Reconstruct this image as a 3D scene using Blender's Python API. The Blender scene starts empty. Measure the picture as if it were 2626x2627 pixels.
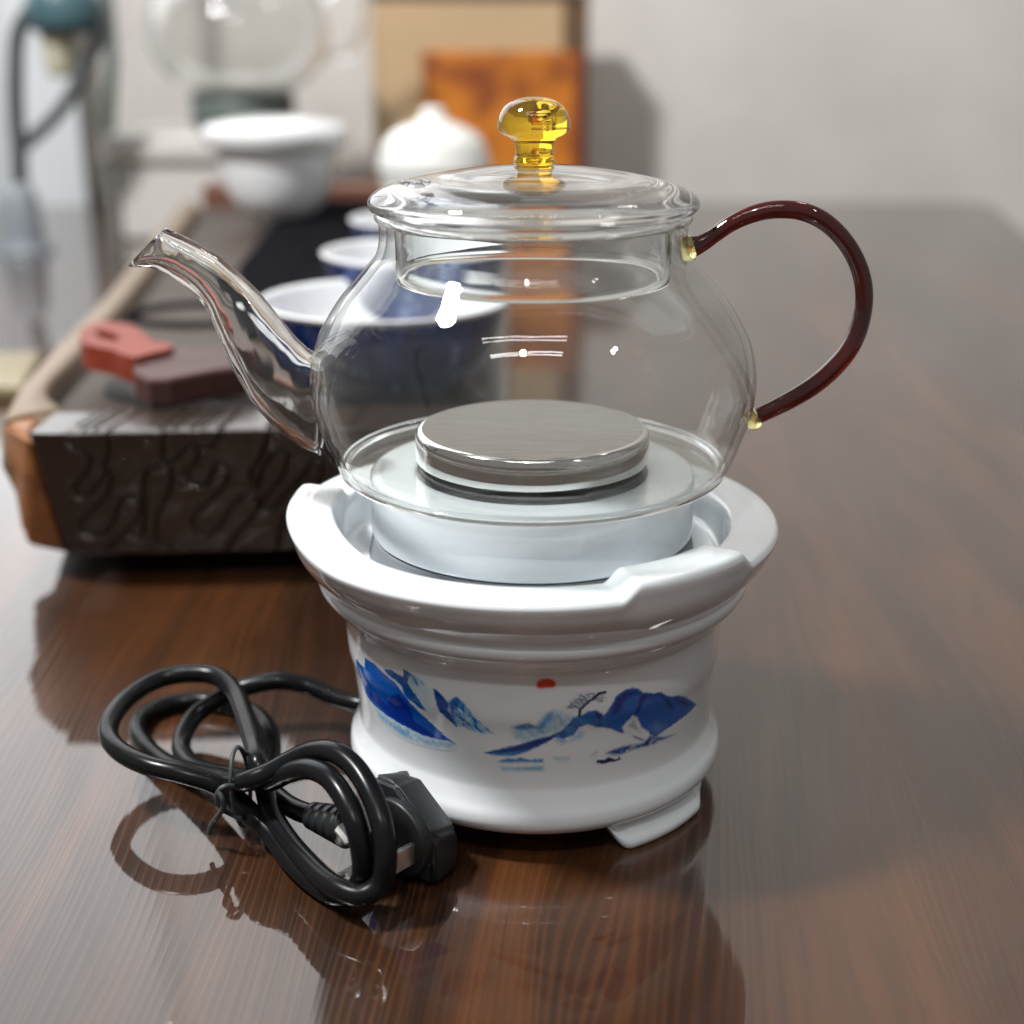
import bpy, math, random
import numpy as np
from mathutils import Vector, Matrix

random.seed(4)
rng = np.random.default_rng(7)
scene = bpy.context.scene
col = scene.collection

# ------------------------------------------------------------------ camera
W = 2626.0
FPX = 3500.0                      # focal length in photo pixels
PITCH = math.radians(19.0)
CAM = Vector((-0.0061, -0.395, 0.2225))
cd = bpy.data.cameras.new('camera')
cam = bpy.data.objects.new('camera', cd)
col.objects.link(cam)
cam.location = CAM
cam.rotation_euler = (math.radians(90) - PITCH, 0, 0)
cd.sensor_fit = 'HORIZONTAL'
cd.sensor_width = 36.0
cd.lens = 36.0 * FPX / W
cd.clip_start = 0.01
cd.clip_end = 50
cd.dof.use_dof = True
cd.dof.focus_distance = 0.388
cd.dof.aperture_fstop = 6.2
cd.dof.aperture_blades = 0
scene.camera = cam

# ------------------------------------------------------------------ world, lamps, exposure
world = bpy.data.worlds.new('World')
scene.world = world
world.use_nodes = True
bg = world.node_tree.nodes['Background']
bg.inputs[0].default_value = (1.0, 0.985, 0.96, 1)
bg.inputs[1].default_value = 0.25


def area(name, loc, target, sx, sy, power, color=(1, 1, 1), shape='RECTANGLE'):
    l = bpy.data.lights.new(name, 'AREA')
    l.shape = shape
    l.size = sx
    if shape in ('RECTANGLE', 'ELLIPSE'):
        l.size_y = sy
    l.energy = power
    l.color = color
    o = bpy.data.objects.new(name, l)
    col.objects.link(o)
    o.location = loc
    d = Vector(target) - Vector(loc)
    o.rotation_euler = d.to_track_quat('-Z', 'Y').to_euler()
    return o


area('fill_panel_left', (-1.20, 1.46, 1.06), (-1.2, 0.0, 1.0), 1.9, 1.48, 17.0, (0.97, 0.985, 1.0))  # added light panel out of frame, gives the table its bright reflection at left
area('ceiling_bulb_left', (-0.85, -0.05, 1.50), (-0.1, 0.6, 0.05), 0.22, 0.22, 47.0, (1.0, 0.985, 0.97), 'DISK')
area('ceiling_bulb_front', (-0.12, -0.80, 1.20), (0.0, 0.1, 0.1), 0.055, 0.055, 3.2, (1.0, 0.98, 0.96), 'DISK')
area('ceiling_tube_near', (-0.08, -0.74, 1.10), (-0.08, 0.1, 0.1), 0.70, 0.014, 1.0, (1.0, 0.98, 0.96))
area('ceiling_tube_far', (-0.08, -0.50, 1.10), (-0.08, 0.1, 0.1), 0.70, 0.014, 1.0, (1.0, 0.98, 0.96))
area('fill_light_back', (0.75, 0.95, 1.65), (0.65, 1.7, 0.75), 0.25, 0.25, 5.5, (1.0, 0.975, 0.94), 'DISK')  # added fill lamp out of frame, brightens the right wall and its table reflection
area('ceiling_bulb_right', (0.75, -0.55, 1.1), (0.0, 0.1, 0.1), 0.05, 0.05, 0.8, (1.0, 0.98, 0.96), 'DISK')

scene.view_settings.view_transform = 'Standard'
scene.view_settings.look = 'None'
scene.view_settings.exposure = 0.0
scene.view_settings.gamma = 1.0
scene.view_settings.use_curve_mapping = False
scene.render.engine = 'CYCLES'
cy = scene.cycles
cy.use_denoising = True
cy.use_adaptive_sampling = True
cy.adaptive_threshold = 0.02
cy.max_bounces = 16
cy.transmission_bounces = 16
cy.transparent_max_bounces = 24
cy.glossy_bounces = 8
cy.diffuse_bounces = 4
cy.caustics_refractive = True
cy.caustics_reflective = False
cy.sample_clamp_indirect = 6.0
cy.blur_glossy = 0.3

# ------------------------------------------------------------------ pixel -> place
SP, CP = math.sin(PITCH), math.cos(PITCH)


def ray(x, y):
    a = (x - W / 2) / FPX
    b = (1313.5 - y) / FPX
    return Vector((a, CP + b * SP, -SP + b * CP))


def onz(x, y, z):
    d = ray(x, y)
    t = (z - CAM.z) / d.z
    return CAM + d * t


def ony(x, y, Y=0.0):
    d = ray(x, y)
    t = (Y - CAM.y) / d.y
    return CAM + d * t


AX = 1366.0


_PH = np.linspace(0, 2 * math.pi, 361)
_PC, _PS = np.cos(_PH), np.sin(_PH)


def _ring(r, z):
    y = r * _PS - CAM.y
    zz = z - CAM.z
    dep_ = y * CP - zz * SP
    X = FPX * r * _PC / dep_
    Y = 1313.5 - FPX * (y * SP + zz * CP) / dep_
    i = int(np.argmax(X))
    return np.array((X[i], Y.max(), Y[i]))


def _solve(w, val, k):
    """radius and height of the level circle whose half width and front (k=1) or side (k=2) row are seen in the photo"""
    if abs(w) < 1:
        w = 1.0
    r, z = w * .42 / FPX, .1
    for _ in range(60):
        s0 = _ring(r, z)[[0, k]]
        e_ = s0 - np.array((w, val))
        if abs(e_).max() < .02:
            break
        d = 2e-5
        J = np.stack([(_ring(r + d, z)[[0, k]] - s0) / d, (_ring(r, z + d)[[0, k]] - s0) / d], 1)
        st = np.clip(np.linalg.solve(J, e_), -.02, .02)
        r, z = max(r - st[0], 1e-5), z - st[1]
    return (float(r), float(z))


def rz(w, c):
    return _solve(w, c, 2)


def rf(w, front):
    return _solve(w, front, 1)


# ------------------------------------------------------------------ mesh helpers
def link(name, me, mat, parent=None, smooth=True):
    if mat is not None:
        me.materials.append(mat)
    if smooth:
        me.polygons.foreach_set('use_smooth', [True] * len(me.polygons))
    o = bpy.data.objects.new(name, me)
    col.objects.link(o)
    if parent is not None:
        o.parent = parent
        m = Matrix.Identity(4)
        q = parent
        while q is not None:
            m = Matrix.Translation(q.location) @ m
            q = q.parent if q.parent is not None and q.type == 'EMPTY' else None
        o.matrix_parent_inverse = m.inverted()
    return o


def mesh(name, v, f, mat, parent=None, smooth=True):
    me = bpy.data.meshes.new(name)
    me.from_pydata([tuple(p) for p in v], [], [tuple(q) for q in f])
    me.validate()
    import bmesh
    bm = bmesh.new()
    bm.from_mesh(me)
    bmesh.ops.remove_doubles(bm, verts=bm.verts, dist=2e-6)
    bmesh.ops.recalc_face_normals(bm, faces=bm.faces)
    bm.to_mesh(me)
    bm.free()
    me.update()
    return link(name, me, mat, parent, smooth)


def tag(o, label, cat=None, group=None, kind=None):
    o['label'] = label
    if cat:
        o['category'] = cat
    if group:
        o['group'] = group
    if kind:
        o['kind'] = kind
    return o


def thing(name, loc, label, cat, group=None):
    o = bpy.data.objects.new(name, None)
    o.empty_display_size = 0.02
    col.objects.link(o)
    o.location = loc
    return tag(o, label, cat, group)


def catmull(pts, n=8, closed=False):
    P = [np.array(p, float) for p in pts]
    out = []
    N = len(P)
    rngi = range(N if closed else N - 1)
    for i in rngi:
        p1, p2 = P[i], P[(i + 1) % N]
        p0 = P[i - 1] if (i > 0 or closed) else 2 * p1 - p2
        p3 = P[(i + 2) % N] if (i + 2 < N or closed) else 2 * p2 - p1
        # centripetal parametrisation avoids overshoot
        d1 = max(np.linalg.norm(p1 - p0) ** .5, 1e-7)
        d2 = max(np.linalg.norm(p2 - p1) ** .5, 1e-7)
        d3 = max(np.linalg.norm(p3 - p2) ** .5, 1e-7)
        t0, t1 = 0, d1
        t2 = t1 + d2
        t3 = t2 + d3
        for k in range(n):
            t = t1 + (t2 - t1) * k / n
            A1 = (t1 - t) / (t1 - t0) * p0 + (t - t0) / (t1 - t0) * p1
            A2 = (t2 - t) / (t2 - t1) * p1 + (t - t1) / (t2 - t1) * p2
            A3 = (t3 - t) / (t3 - t2) * p2 + (t - t2) / (t3 - t2) * p3
            B1 = (t2 - t) / (t2 - t0) * A1 + (t - t0) / (t2 - t0) * A2
            B2 = (t3 - t) / (t3 - t1) * A2 + (t - t1) / (t3 - t1) * A3
            out.append((t2 - t) / (t2 - t1) * B1 + (t - t1) / (t2 - t1) * B2)
    if not closed:
        out.append(P[-1])
    return out


def lathe(prof, seg=96, center=(0, 0, 0), warp=None, close_profile=False, phi0=0.0, phi1=2 * math.pi):
    """prof: (r, z) list; warp(phi, i, r, z) -> (r, z)"""
    full = abs(phi1 - phi0 - 2 * math.pi) < 1e-6
    ns = seg if full else seg + 1
    v, f = [], []
    m = len(prof)
    for j in range(ns):
        ph = phi0 + (phi1 - phi0) * j / seg
        c, s = math.cos(ph), math.sin(ph)
        for i, (r, z) in enumerate(prof):
            if warp:
                r, z = warp(ph, i, r, z)
            r = max(r, 1e-7)
            v.append((center[0] + r * c, center[1] + r * s, center[2] + z))
    for j in range(seg):
        a, b = j * m, ((j + 1) % ns) * m
        for i in range(m if close_profile else m - 1):
            k = (i + 1) % m
            f.append((a + i, b + i, b + k, a + k))
    return v, f


def tube(pts, radii, seg=16, cap=True, flat=None):
    P = [np.array(p, float) for p in pts]
    n = len(P)
    if np.isscalar(radii):
        radii = [radii] * n
    T = []
    for i in range(n):
        t = P[min(i + 1, n - 1)] - P[max(i - 1, 0)]
        T.append(t / max(np.linalg.norm(t), 1e-9))
    up = np.array((0, 0, 1.0))
    if abs(np.dot(up, T[0])) > .9:
        up = np.array((1.0, 0, 0))
    u = np.cross(T[0], up)
    u /= np.linalg.norm(u)
    v, f = [], []
    for i in range(n):
        u = u - np.dot(u, T[i]) * T[i]
        u /= np.linalg.norm(u)
        w = np.cross(T[i], u)
        for k in range(seg):
            a = 2 * math.pi * k / seg
            v.append(P[i] + radii[i] * (math.cos(a) * u + math.sin(a) * w))
    for i in range(n - 1):
        for k in range(seg):
            k2 = (k + 1) % seg
            f.append((i * seg + k, i * seg + k2, (i + 1) * seg + k2, (i + 1) * seg + k))
    if cap:
        f.append(tuple(range(seg - 1, -1, -1)))
        f.append(tuple((n - 1) * seg + k for k in range(seg)))
    return v, f


def prism(outline, z0, z1, bevel=0.0, inset_top=0.0):
    """closed outline (x, y) extruded from z0 to z1, edges softened by inset rings"""
    O = np.array(outline, float)
    n = len(O)
    area2 = sum(O[i][0] * O[(i + 1) % n][1] - O[(i + 1) % n][0] * O[i][1] for i in range(n))
    if area2 < 0:
        O = O[::-1].copy()
    nrm = []
    for i in range(n):
        a = O[i] - O[i - 1]
        b = O[(i + 1) % n] - O[i]
        na = np.array((a[1], -a[0])) / max(np.linalg.norm(a), 1e-9)
        nb = np.array((b[1], -b[0])) / max(np.linalg.norm(b), 1e-9)
        q = na + nb
        q /= max(np.linalg.norm(q), 1e-6)
        nrm.append(q / max(0.5, float(np.dot(q, na))))
    nrm = np.array(nrm)
    rings = []
    if bevel > 0:
        for k in range(4):
            a = math.pi / 2 * k / 3
            rings.append((bevel * (1 - math.sin(a)), z0 + bevel * (1 - math.cos(a))))
        for k in range(4):
            a = math.pi / 2 * k / 3
            rings.append((bevel * (1 - math.cos(a)) + inset_top, z1 - bevel * (1 - math.sin(a))))
    else:
        rings = [(0, z0), (inset_top, z1)]
    v, f = [], []
    for ins, z in rings:
        for p, q in zip(O, nrm):
            v.append((p[0] - q[0] * ins, p[1] - q[1] * ins, z))
    for r in range(len(rings) - 1):
        for i in range(n):
            j = (i + 1) % n
            f.append((r * n + i, r * n + j, (r + 1) * n + j, (r + 1) * n + i))
    f.append(tuple(range(n - 1, -1, -1)))
    f.append(tuple((len(rings) - 1) * n + i for i in range(n)))
    return v, f


def flat_shade(o):
    o.data.polygons.foreach_set('use_smooth', [False] * len(o.data.polygons))
    return o


def box(x0, x1, y0, y1, z0, z1, b=0.002):
    return prism([(x0, y0), (x1, y0), (x1, y1), (x0, y1)], z0, z1, b)


# ------------------------------------------------------------------ materials
def new_mat(name):
    m = bpy.data.materials.new(name)
    m.use_nodes = True
    nt = m.node_tree
    b = nt.nodes['Principled BSDF']
    return m, nt, b


def setp(b, **kw):
    names = {'base': 'Base Color', 'rough': 'Roughness', 'metal': 'Metallic', 'ior': 'IOR', 'trans': 'Transmission Weight',
             'coat': 'Coat Weight', 'coatr': 'Coat Roughness', 'coatior': 'Coat IOR', 'spec': 'Specular IOR Level',
             'sheen': 'Sheen Weight', 'sss': 'Subsurface Weight', 'aniso': 'Anisotropic'}
    for k, val in kw.items():
        s = b.inputs[names[k]]
        if k == 'base':
            s.default_value = (*val, 1)
        else:
            s.default_value = val


def tex_coords(nt, scale=(1, 1, 1), kind='Object', rot=(0, 0, 0)):
    tc = nt.nodes.new('ShaderNodeTexCoord')
    mp = nt.nodes.new('ShaderNodeMapping')
    mp.inputs['Scale'].default_value = scale
    mp.inputs['Rotation'].default_value = rot
    nt.links.new(tc.outputs[kind], mp.inputs['Vector'])
    return mp.outputs[0]


def noise(nt, vec, scale, detail=4, rough=.55, dist=0):
    n = nt.nodes.new('ShaderNodeTexNoise')
    n.inputs['Scale'].default_value = scale
    n.inputs['Detail'].default_value = detail
    n.inputs['Roughness'].default_value = rough
    n.inputs['Distortion'].default_value = dist
    nt.links.new(vec, n.inputs['Vector'])
    return n.outputs['Fac']


def ramp(nt, fac, stops, interp='LINEAR'):
    r = nt.nodes.new('ShaderNodeValToRGB')
    r.color_ramp.interpolation = interp
    el = r.color_ramp.elements
    while len(el) < len(stops):
        el.new(0.5)
    for e, (p, c) in zip(el, stops):
        e.position = p
        e.color = (*c, 1) if len(c) == 3 else c
    nt.links.new(fac, r.inputs[0])
    return r.outputs[0]


def mixc(nt, fac, a, b, mode='MIX'):
    m = nt.nodes.new('ShaderNodeMix')
    m.data_type = 'RGBA'
    m.blend_type = mode
    for s, val in ((m.inputs['Factor'], fac), (m.inputs[6], a), (m.inputs[7], b)):
        if hasattr(val, 'is_linked') or isinstance(val, bpy.types.NodeSocket):
            nt.links.new(val, s)
        elif isinstance(val, (int, float)):
            s.default_value = val
        else:
            s.default_value = (*val, 1)
    return m.outputs[2]


def maprange(nt, fac, a, b, c, d):
    m = nt.nodes.new('ShaderNodeMapRange')
    nt.links.new(fac, m.inputs[0])
    for i, x in enumerate((a, b, c, d)):
        m.inputs[i + 1].default_value = x
    return m.outputs[0]


def bump(nt, b, h, strength=.2, dist=.001, target='Normal'):
    n = nt.nodes.new('ShaderNodeBump')
    n.inputs['Strength'].default_value = strength
    n.inputs['Distance'].default_value = dist
    nt.links.new(h, n.inputs['Height'])
    nt.links.new(n.outputs[0], b.inputs[target])
    return n


# table: dark stained softwood under clear varnish, grain running away from the camera
M_table, nt, b = new_mat('varnished_dark_wood')
v = tex_coords(nt, (1, 1, 1), rot=(0, 0, math.radians(1.6)))
wob = noise(nt, tex_coords(nt, (3, .55, 1)), 1.6, 3, .5)
mpv = nt.nodes.new('ShaderNodeVectorMath')
mpv.operation = 'MULTIPLY_ADD'
comb = nt.nodes.new('ShaderNodeCombineXYZ')
nt.links.new(wob, comb.inputs[0])
nt.links.new(comb.outputs[0], mpv.inputs[0])
mpv.inputs[1].default_value = (.16, 0, 0)
nt.links.new(v, mpv.inputs[2])
st = nt.nodes.new('ShaderNodeMapping')
st.inputs['Scale'].default_value = (1, .03, 1)
nt.links.new(mpv.outputs[0], st.inputs[0])
g1 = noise(nt, st.outputs[0], 150, 2, .5)
g2 = noise(nt, st.outputs[0], 420, 3, .6)
st2 = nt.nodes.new('ShaderNodeMapping')
st2.inputs['Scale'].default_value = (1, .11, 1)
nt.links.new(mpv.outputs[0], st2.inputs[0])
g3 = noise(nt, st2.outputs[0], 17, 4, .55, .8)
wv = nt.nodes.new('ShaderNodeTexWave')
wv.wave_type = 'BANDS'
wv.bands_direction = 'X'
wv.inputs['Scale'].default_value = 115
wv.inputs['Distortion'].default_value = 7.0
wv.inputs['Detail'].default_value = 3
wv.inputs['Detail Scale'].default_value = 1.4
nt.links.new(st.outputs[0], wv.inputs[0])
lines = ramp(nt, wv.outputs['Fac'], [(0.45, (0, 0, 0)), (0.98, (1, 1, 1))])
fine = ramp(nt, g2, [(0.4, (0, 0, 0)), (0.7, (1, 1, 1))])
broad = ramp(nt, g3, [(0.34, (0.013, 0.0054, 0.0026)), (0.50, (0.025, 0.0094, 0.0036)), (0.68, (0.078, 0.027, 0.0078))])
c1 = mixc(nt, lines, broad, (0.12, 0.045, 0.014))
lm = ramp(nt, noise(nt, st2.outputs[0], 30, 3, .6), [(.42, (.02, .02, .02)), (.70, (.38, .38, .38))])
c1b = mixc(nt, lm, broad, c1)
c2 = mixc(nt, ramp(nt, g1, [(.45, (0, 0, 0)), (.70, (.5, .5, .5))]), c1b, (0.052, 0.021, 0.0085))
c3 = mixc(nt, ramp(nt, g2, [(.5, (0, 0, 0)), (.75, (.5, .5, .5))]), c2, (0.018, 0.008, 0.005))
vor = nt.nodes.new('ShaderNodeTexVoronoi')
vor.inputs['Scale'].default_value = 55
vor.inputs['Randomness'].default_value = 1.0
nt.links.new(v, vor.inputs['Vector'])
spk = ramp(nt, vor.outputs['Distance'], [(0.0, (1, 1, 1)), (0.022, (1, 1, 1)), (0.032, (0, 0, 0))])
gate = ramp(nt, vor.outputs['Color'], [(.80, (0, 0, 0)), (.84, (1, 1, 1))])
dust = mixc(nt, 1.0, spk, gate, 'MULTIPLY')
c4 = mixc(nt, dust, c3, (.42, .36, .32))
nt.links.new(c4, b.inputs['Base Color'])
setp(b, rough=.42, spec=.2, coat=1.0, coatr=.035, coatior=1.58)
bump(nt, b, lines, .25, .0004)
cb = nt.nodes.new('ShaderNodeBump')
cb.inputs['Strength'].default_value = .012
cb.inputs['Distance'].default_value = .0004
nt.links.new(lines, cb.inputs['Height'])
cb2 = nt.nodes.new('ShaderNodeBump')
cb2.inputs['Strength'].default_value = .03
cb2.inputs['Distance'].default_value = .004
nt.links.new(noise(nt, v, 9, 2, .5), cb2.inputs['Height'])
nt.links.new(cb.outputs[0], cb2.inputs['Normal'])
nt.links.new(cb2.outputs[0], b.inputs['Coat Normal'])
smudge = noise(nt, v, 14, 5, .6)
nt.links.new(maprange(nt, smudge, .35, .75, .015, .05), b.inputs['Coat Roughness'])

# wall plaster
M_wall, nt, b = new_mat('grey_white_plaster')
v = tex_coords(nt)
nt.links.new(ramp(nt, noise(nt, v, 5.0, 5, .65), [(.3, (.62, .595, .56)), (.7, (.72, .695, .665))]), b.inputs['Base Color'])
setp(b, rough=.8)
bump(nt, b, noise(nt, v, 60, 4, .6), .15, .002)

M_floor, nt, b = new_mat('pale_floor')
v = tex_coords(nt)
nt.links.new(ramp(nt, noise(nt, v, 4, 4), [(.3, (.50, .48, .46)), (.7, (.58, .56, .54))]), b.inputs['Base Color'])
setp(b, rough=.5)

# porcelain
def porcelain(name, c, rough=.07):
    m, nt, b = new_mat(name)
    v = tex_coords(nt)
    n = noise(nt, v, 40, 3, .5)
    lo = c
    nt.links.new(ramp(nt, n, [(.35, lo), (.65, c)]), b.inputs['Base Color'])
    setp(b, rough=rough, spec=.5, coat=.6, coatr=.03)
    bump(nt, b, noise(nt, v, 90, 2, .5), .035, .0008)
    return m


M_porc = porcelain('white_porcelain', (.715, .755, .785))
M_ring = porcelain('bluish_white_porcelain', (.80, .86, .90), .12)
M_porc2 = porcelain('cool_white_porcelain', (.78, .80, .82), .1)
M_cream = porcelain('cream_white_porcelain', (.76, .77, .74), .12)

# printed glaze: colour comes from the print painted on the mesh
M_print, nt, b = new_mat('blue_print_under_glaze')
at = nt.nodes.new('ShaderNodeAttribute')
at.attribute_name = 'print_color'
nt.links.new(at.outputs['Color'], b.inputs['Base Color'])
bump(nt, b, noise(nt, tex_coords(nt), 90, 2, .5), .035, .0008)
setp(b, rough=.07, spec=.5, coat=.6, coatr=.03)

# glass
def glass(name, c, ior=1.47, rough=0.0):
    m, nt, b = new_mat(name)
    setp(b, base=c, rough=rough, ior=ior, trans=1.0)
    return m, nt, b


M_glass, nt, b = glass('clear_glass', (.985, .99, .988))
bump(nt, b, noise(nt, tex_coords(nt), 38, 2, .5), .05, .003)
# thin blown wall of the pot: too thin to bend light, it mirrors by its angle and lets the rest straight through
M_pot = bpy.data.materials.new('thin_blown_glass')
M_pot.use_nodes = True
nt = M_pot.node_tree
nt.nodes.remove(nt.nodes['Principled BSDF'])
tr = nt.nodes.new('ShaderNodeBsdfTransparent')
lw = nt.nodes.new('ShaderNodeLayerWeight')
lw.inputs[0].default_value = .5
nt.links.new(ramp(nt, lw.outputs['Facing'], [(0.0, (.99, .995, .993)), (.80, (.975, .985, .98)), (.92, (.88, .90, .89)), (1.0, (.60, .62, .61))]), tr.inputs[0])
gl = nt.nodes.new('ShaderNodeBsdfGlossy')
gl.inputs['Roughness'].default_value = 0.0
pw = nt.nodes.new('ShaderNodeMath')
pw.operation = 'POWER'
pw.inputs[1].default_value = 5.0
nt.links.new(lw.outputs['Facing'], pw.inputs[0])
fr = nt.nodes.new('ShaderNodeMath')
fr.operation = 'MULTIPLY_ADD'
fr.inputs[1].default_value = .95
fr.inputs[2].default_value = .042
nt.links.new(pw.outputs[0], fr.inputs[0])
bpn = nt.nodes.new('ShaderNodeBump')
bpn.inputs['Strength'].default_value = .10
bpn.inputs['Distance'].default_value = .004
nt.links.new(noise(nt, tex_coords(nt), 30, 2, .5), bpn.inputs['Height'])
nt.links.new(bpn.outputs[0], gl.inputs['Normal'])
m1 = nt.nodes.new('ShaderNodeMixShader')
nt.links.new(fr.outputs[0], m1.inputs[0])
nt.links.new(tr.outputs[0], m1.inputs[1])
nt.links.new(gl.outputs[0], m1.inputs[2])
nt.links.new(m1.outputs[0], nt.nodes['Material Output'].inputs['Surface'])
M_spout, nt, b = glass('clear_spout_glass', (.975, .985, .975))
bump(nt, b, noise(nt, tex_coords(nt, (1, 1, .6)), 55, 2, .5), .30, .005)
M_amber, nt, b = glass('amber_glass', (1.0, .66, .05), 1.5)
v = tex_coords(nt)
nt.links.new(ramp(nt, noise(nt, v, 70, 2, .5), [(.35, (.97, .49, .012)), (.7, (1.0, .69, .06))]), b.inputs['Base Color'])
bump(nt, b, noise(nt, v, 90, 2, .5), .10, .003)
M_yglass, nt, b = glass('pale_yellow_glass', (1.0, .93, .42), 1.5)
M_brown, nt, b = new_mat('red_brown_glass')
setp(b, base=(.16, .016, .010), rough=.03, ior=1.5, trans=.6, coat=.5, coatr=.02)
v = tex_coords(nt)
nt.links.new(ramp(nt, noise(nt, v, 45, 3, .5), [(.3, (.038, .004, .004)), (.7, (.14, .013, .009))]), b.inputs['Base Color'])

# steel
M_steel, nt, b = new_mat('brushed_steel')
v = tex_coords(nt, (1, 14, 1))
nt.links.new(ramp(nt, noise(nt, v, 60, 4, .6), [(.3, (.36, .355, .34)), (.7, (.46, .455, .44))]), b.inputs['Base Color'])
setp(b, metal=1.0, rough=.11)
M_chrome, nt, b = new_mat('polished_steel')
v = tex_coords(nt)
nt.links.new(maprange(nt, noise(nt, v, 50, 3), .3, .7, .06, .14), b.inputs['Roughness'])
setp(b, base=(.66, .65, .63), metal=1.0)

M_pin, nt, b = new_mat('plated_pin_metal')
v = tex_coords(nt)
nt.links.new(maprange(nt, noise(nt, v, 200, 3), .3, .7, .22, .4), b.inputs['Roughness'])
setp(b, base=(.86, .85, .83), metal=1.0)

# plastics and rubbers
def plain(name, c, rough=.4, var=.15, scale=40, bmp=.05, metal=0, coat=0):
    m, nt, b = new_mat(name)
    v = tex_coords(nt)
    lo = tuple(x * (1 - var) for x in c)
    hi = tuple(min(1, x * (1 + var)) for x in c)
    nt.links.new(ramp(nt, noise(nt, v, scale, 4, .6), [(.3, lo), (.7, hi)]), b.inputs['Base Color'])
    setp(b, rough=rough, metal=metal, coat=coat, coatr=.1)
    if bmp:
        bump(nt, b, noise(nt, v, scale * 5, 3, .6), bmp, .0006)
    return m


M_cable = plain('black_pvc', (.0055, .006, .0068), .25, .3, 60, .04)
M_cable.node_tree.nodes['Principled BSDF'].inputs['Specular IOR Level'].default_value = .2
M_plug = plain('black_moulded_plastic', (.010, .0115, .013), .42, .35, 90, .12)
M_tie = plain('dark_tie', (.035, .045, .045), .5, .2)
M_gasket = plain('grey_gasket', (.17, .19, .205), .5, .1)

def wood(name, a, bcol, scale=30, rough=.4, stretch=(1, .08, 1), coat=.3):
    m, nt, b = new_mat(name)
    v = tex_coords(nt, stretch)
    n = noise(nt, v, scale, 4, .6, .6)
    n2 = noise(nt, v, scale * 5, 3, .6)
    c = ramp(nt, n, [(.3, a), (.7, bcol)])
    c = mixc(nt, ramp(nt, n2, [(.45, (0, 0, 0)), (.8, (.5, .5, .5))]), c, tuple(x * .5 for x in a))
    nt.links.new(c, b.inputs['Base Color'])
    setp(b, rough=rough, coat=coat, coatr=.2)
    bump(nt, b, n2, .12, .0008)
    return m


M_traydark = wood('dark_carved_wood', (.022, .014, .010), (.040, .026, .019), 25, .34, (.1, 1, 1), .45)
M_trayfloor = wood('dark_tray_floor', (.050, .037, .030), (.085, .064, .052), 18, .6, (.3, 1, 1), 0)
M_trayfloor.node_tree.nodes['Principled BSDF'].inputs['Specular IOR Level'].default_value = .25
M_orange = wood('orange_end_grain', (.16, .055, .014), (.34, .13, .035), 60, .5, (.35, .35, 1.6), .2)
M_tan = wood('tan_sapwood', (.155, .105, .064), (.245, .175, .112), 20, .5, (1, .12, 1), .15)
M_slab = plain('black_stone', (.010, .010, .012), .62, .3, 30)
M_slab.node_tree.nodes['Principled BSDF'].inputs['Specular IOR Level'].default_value = 0.0
M_redwood = plain('red_plastic', (.20, .032, .016), .5, .15, 30)
M_redwood.node_tree.nodes['Principled BSDF'].inputs['Specular IOR Level'].default_value = .25
M_bladewood = wood('reddish_brown_wood', (.045, .020, .018), (.085, .036, .033), 30, .5, (.2, 1, 1), 0)
M_bladewood.node_tree.nodes['Principled BSDF'].inputs['Specular IOR Level'].default_value = .25
M_stick = wood('brown_stick_wood', (.12, .045, .028), (.19, .075, .045), 40, .5, (.1, 1, 1), .1)
M_cardb = plain('cream_cardboard', (.55, .39, .225), .7, .06, 8)
M_boxedge = plain('brown_card_edge', (.14, .075, .035), .6, .15, 10)
M_boxtop = plain('dark_brown_edge', (.07, .045, .028), .6, .1)
M_orangep, nt, b = new_mat('orange_printed_panel')
v = tex_coords(nt)
nt.links.new(ramp(nt, noise(nt, v, 14, 2, .5), [(.33, (.26, .06, .008)), (.50, (.60, .19, .012)), (.8, (.70, .24, .02))]), b.inputs['Base Color'])
setp(b, rough=.5)
M_redstrip = plain('dark_red_strip', (.22, .04, .018), .5, .1)
M_curtain = plain('cool_white_cloth', (.72, .76, .79), .8, .04, 6, .1)
M_white = plain('warm_white_enamel', (.62, .60, .57), .35, .05)
M_greyblue = plain('grey_blue_metal', (.23, .26, .29), .4, .1)
M_darkgrey = plain('dark_grey_metal', (.07, .08, .085), .45, .15)
M_greengrey = plain('dark_green_grey_metal', (.10, .125, .115), .5, .1)
M_teal = plain('dark_teal_plastic', (.055, .115, .135), .4, .25, 12)
M_cup_cream = plain('cream_plastic', (.50, .48, .36), .5, .08)
M_paleboard = wood('pale_yellow_wood', (.22, .18, .095), (.28, .235, .13), 20, .5, (.2, 1, 1), .1)
M_kglass, nt, b = glass('kettle_glass', (.93, .94, .93))
M_blueware, nt, b = new_mat('blue_and_white_glaze')
v = tex_coords(nt, (1, 1, 1))
nb = noise(nt, tex_coords(nt, (1, 1, .5)), 60, 4, .65, 1.0)
nt.links.new(ramp(nt, nb, [(.42, (.004, .014, .08)), (.60, (.008, .034, .17)), (.70, (.35, .42, .55))]), b.inputs['Base Color'])
setp(b, rough=.1, coat=.5, coatr=.03)

# ================================================================== the setting
# table top: a broad board with a slanted right edge
tb = [(-1.7, -1.0), (0.17, -1.0), (0.48, 0.55), (0.603, 1.18), (0.66, 1.46), (0.69, 1.60), (0.688, 1.64), (0.66, 1.665), (-1.7, 1.665)]
vv, ff = prism(tb, -0.045, 0.0, 0.004)
o = flat_shade(mesh('table_top', vv, ff, M_table))
tag(o, 'dark brown varnished wooden table top reflecting everything on it', kind='structure')

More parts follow.
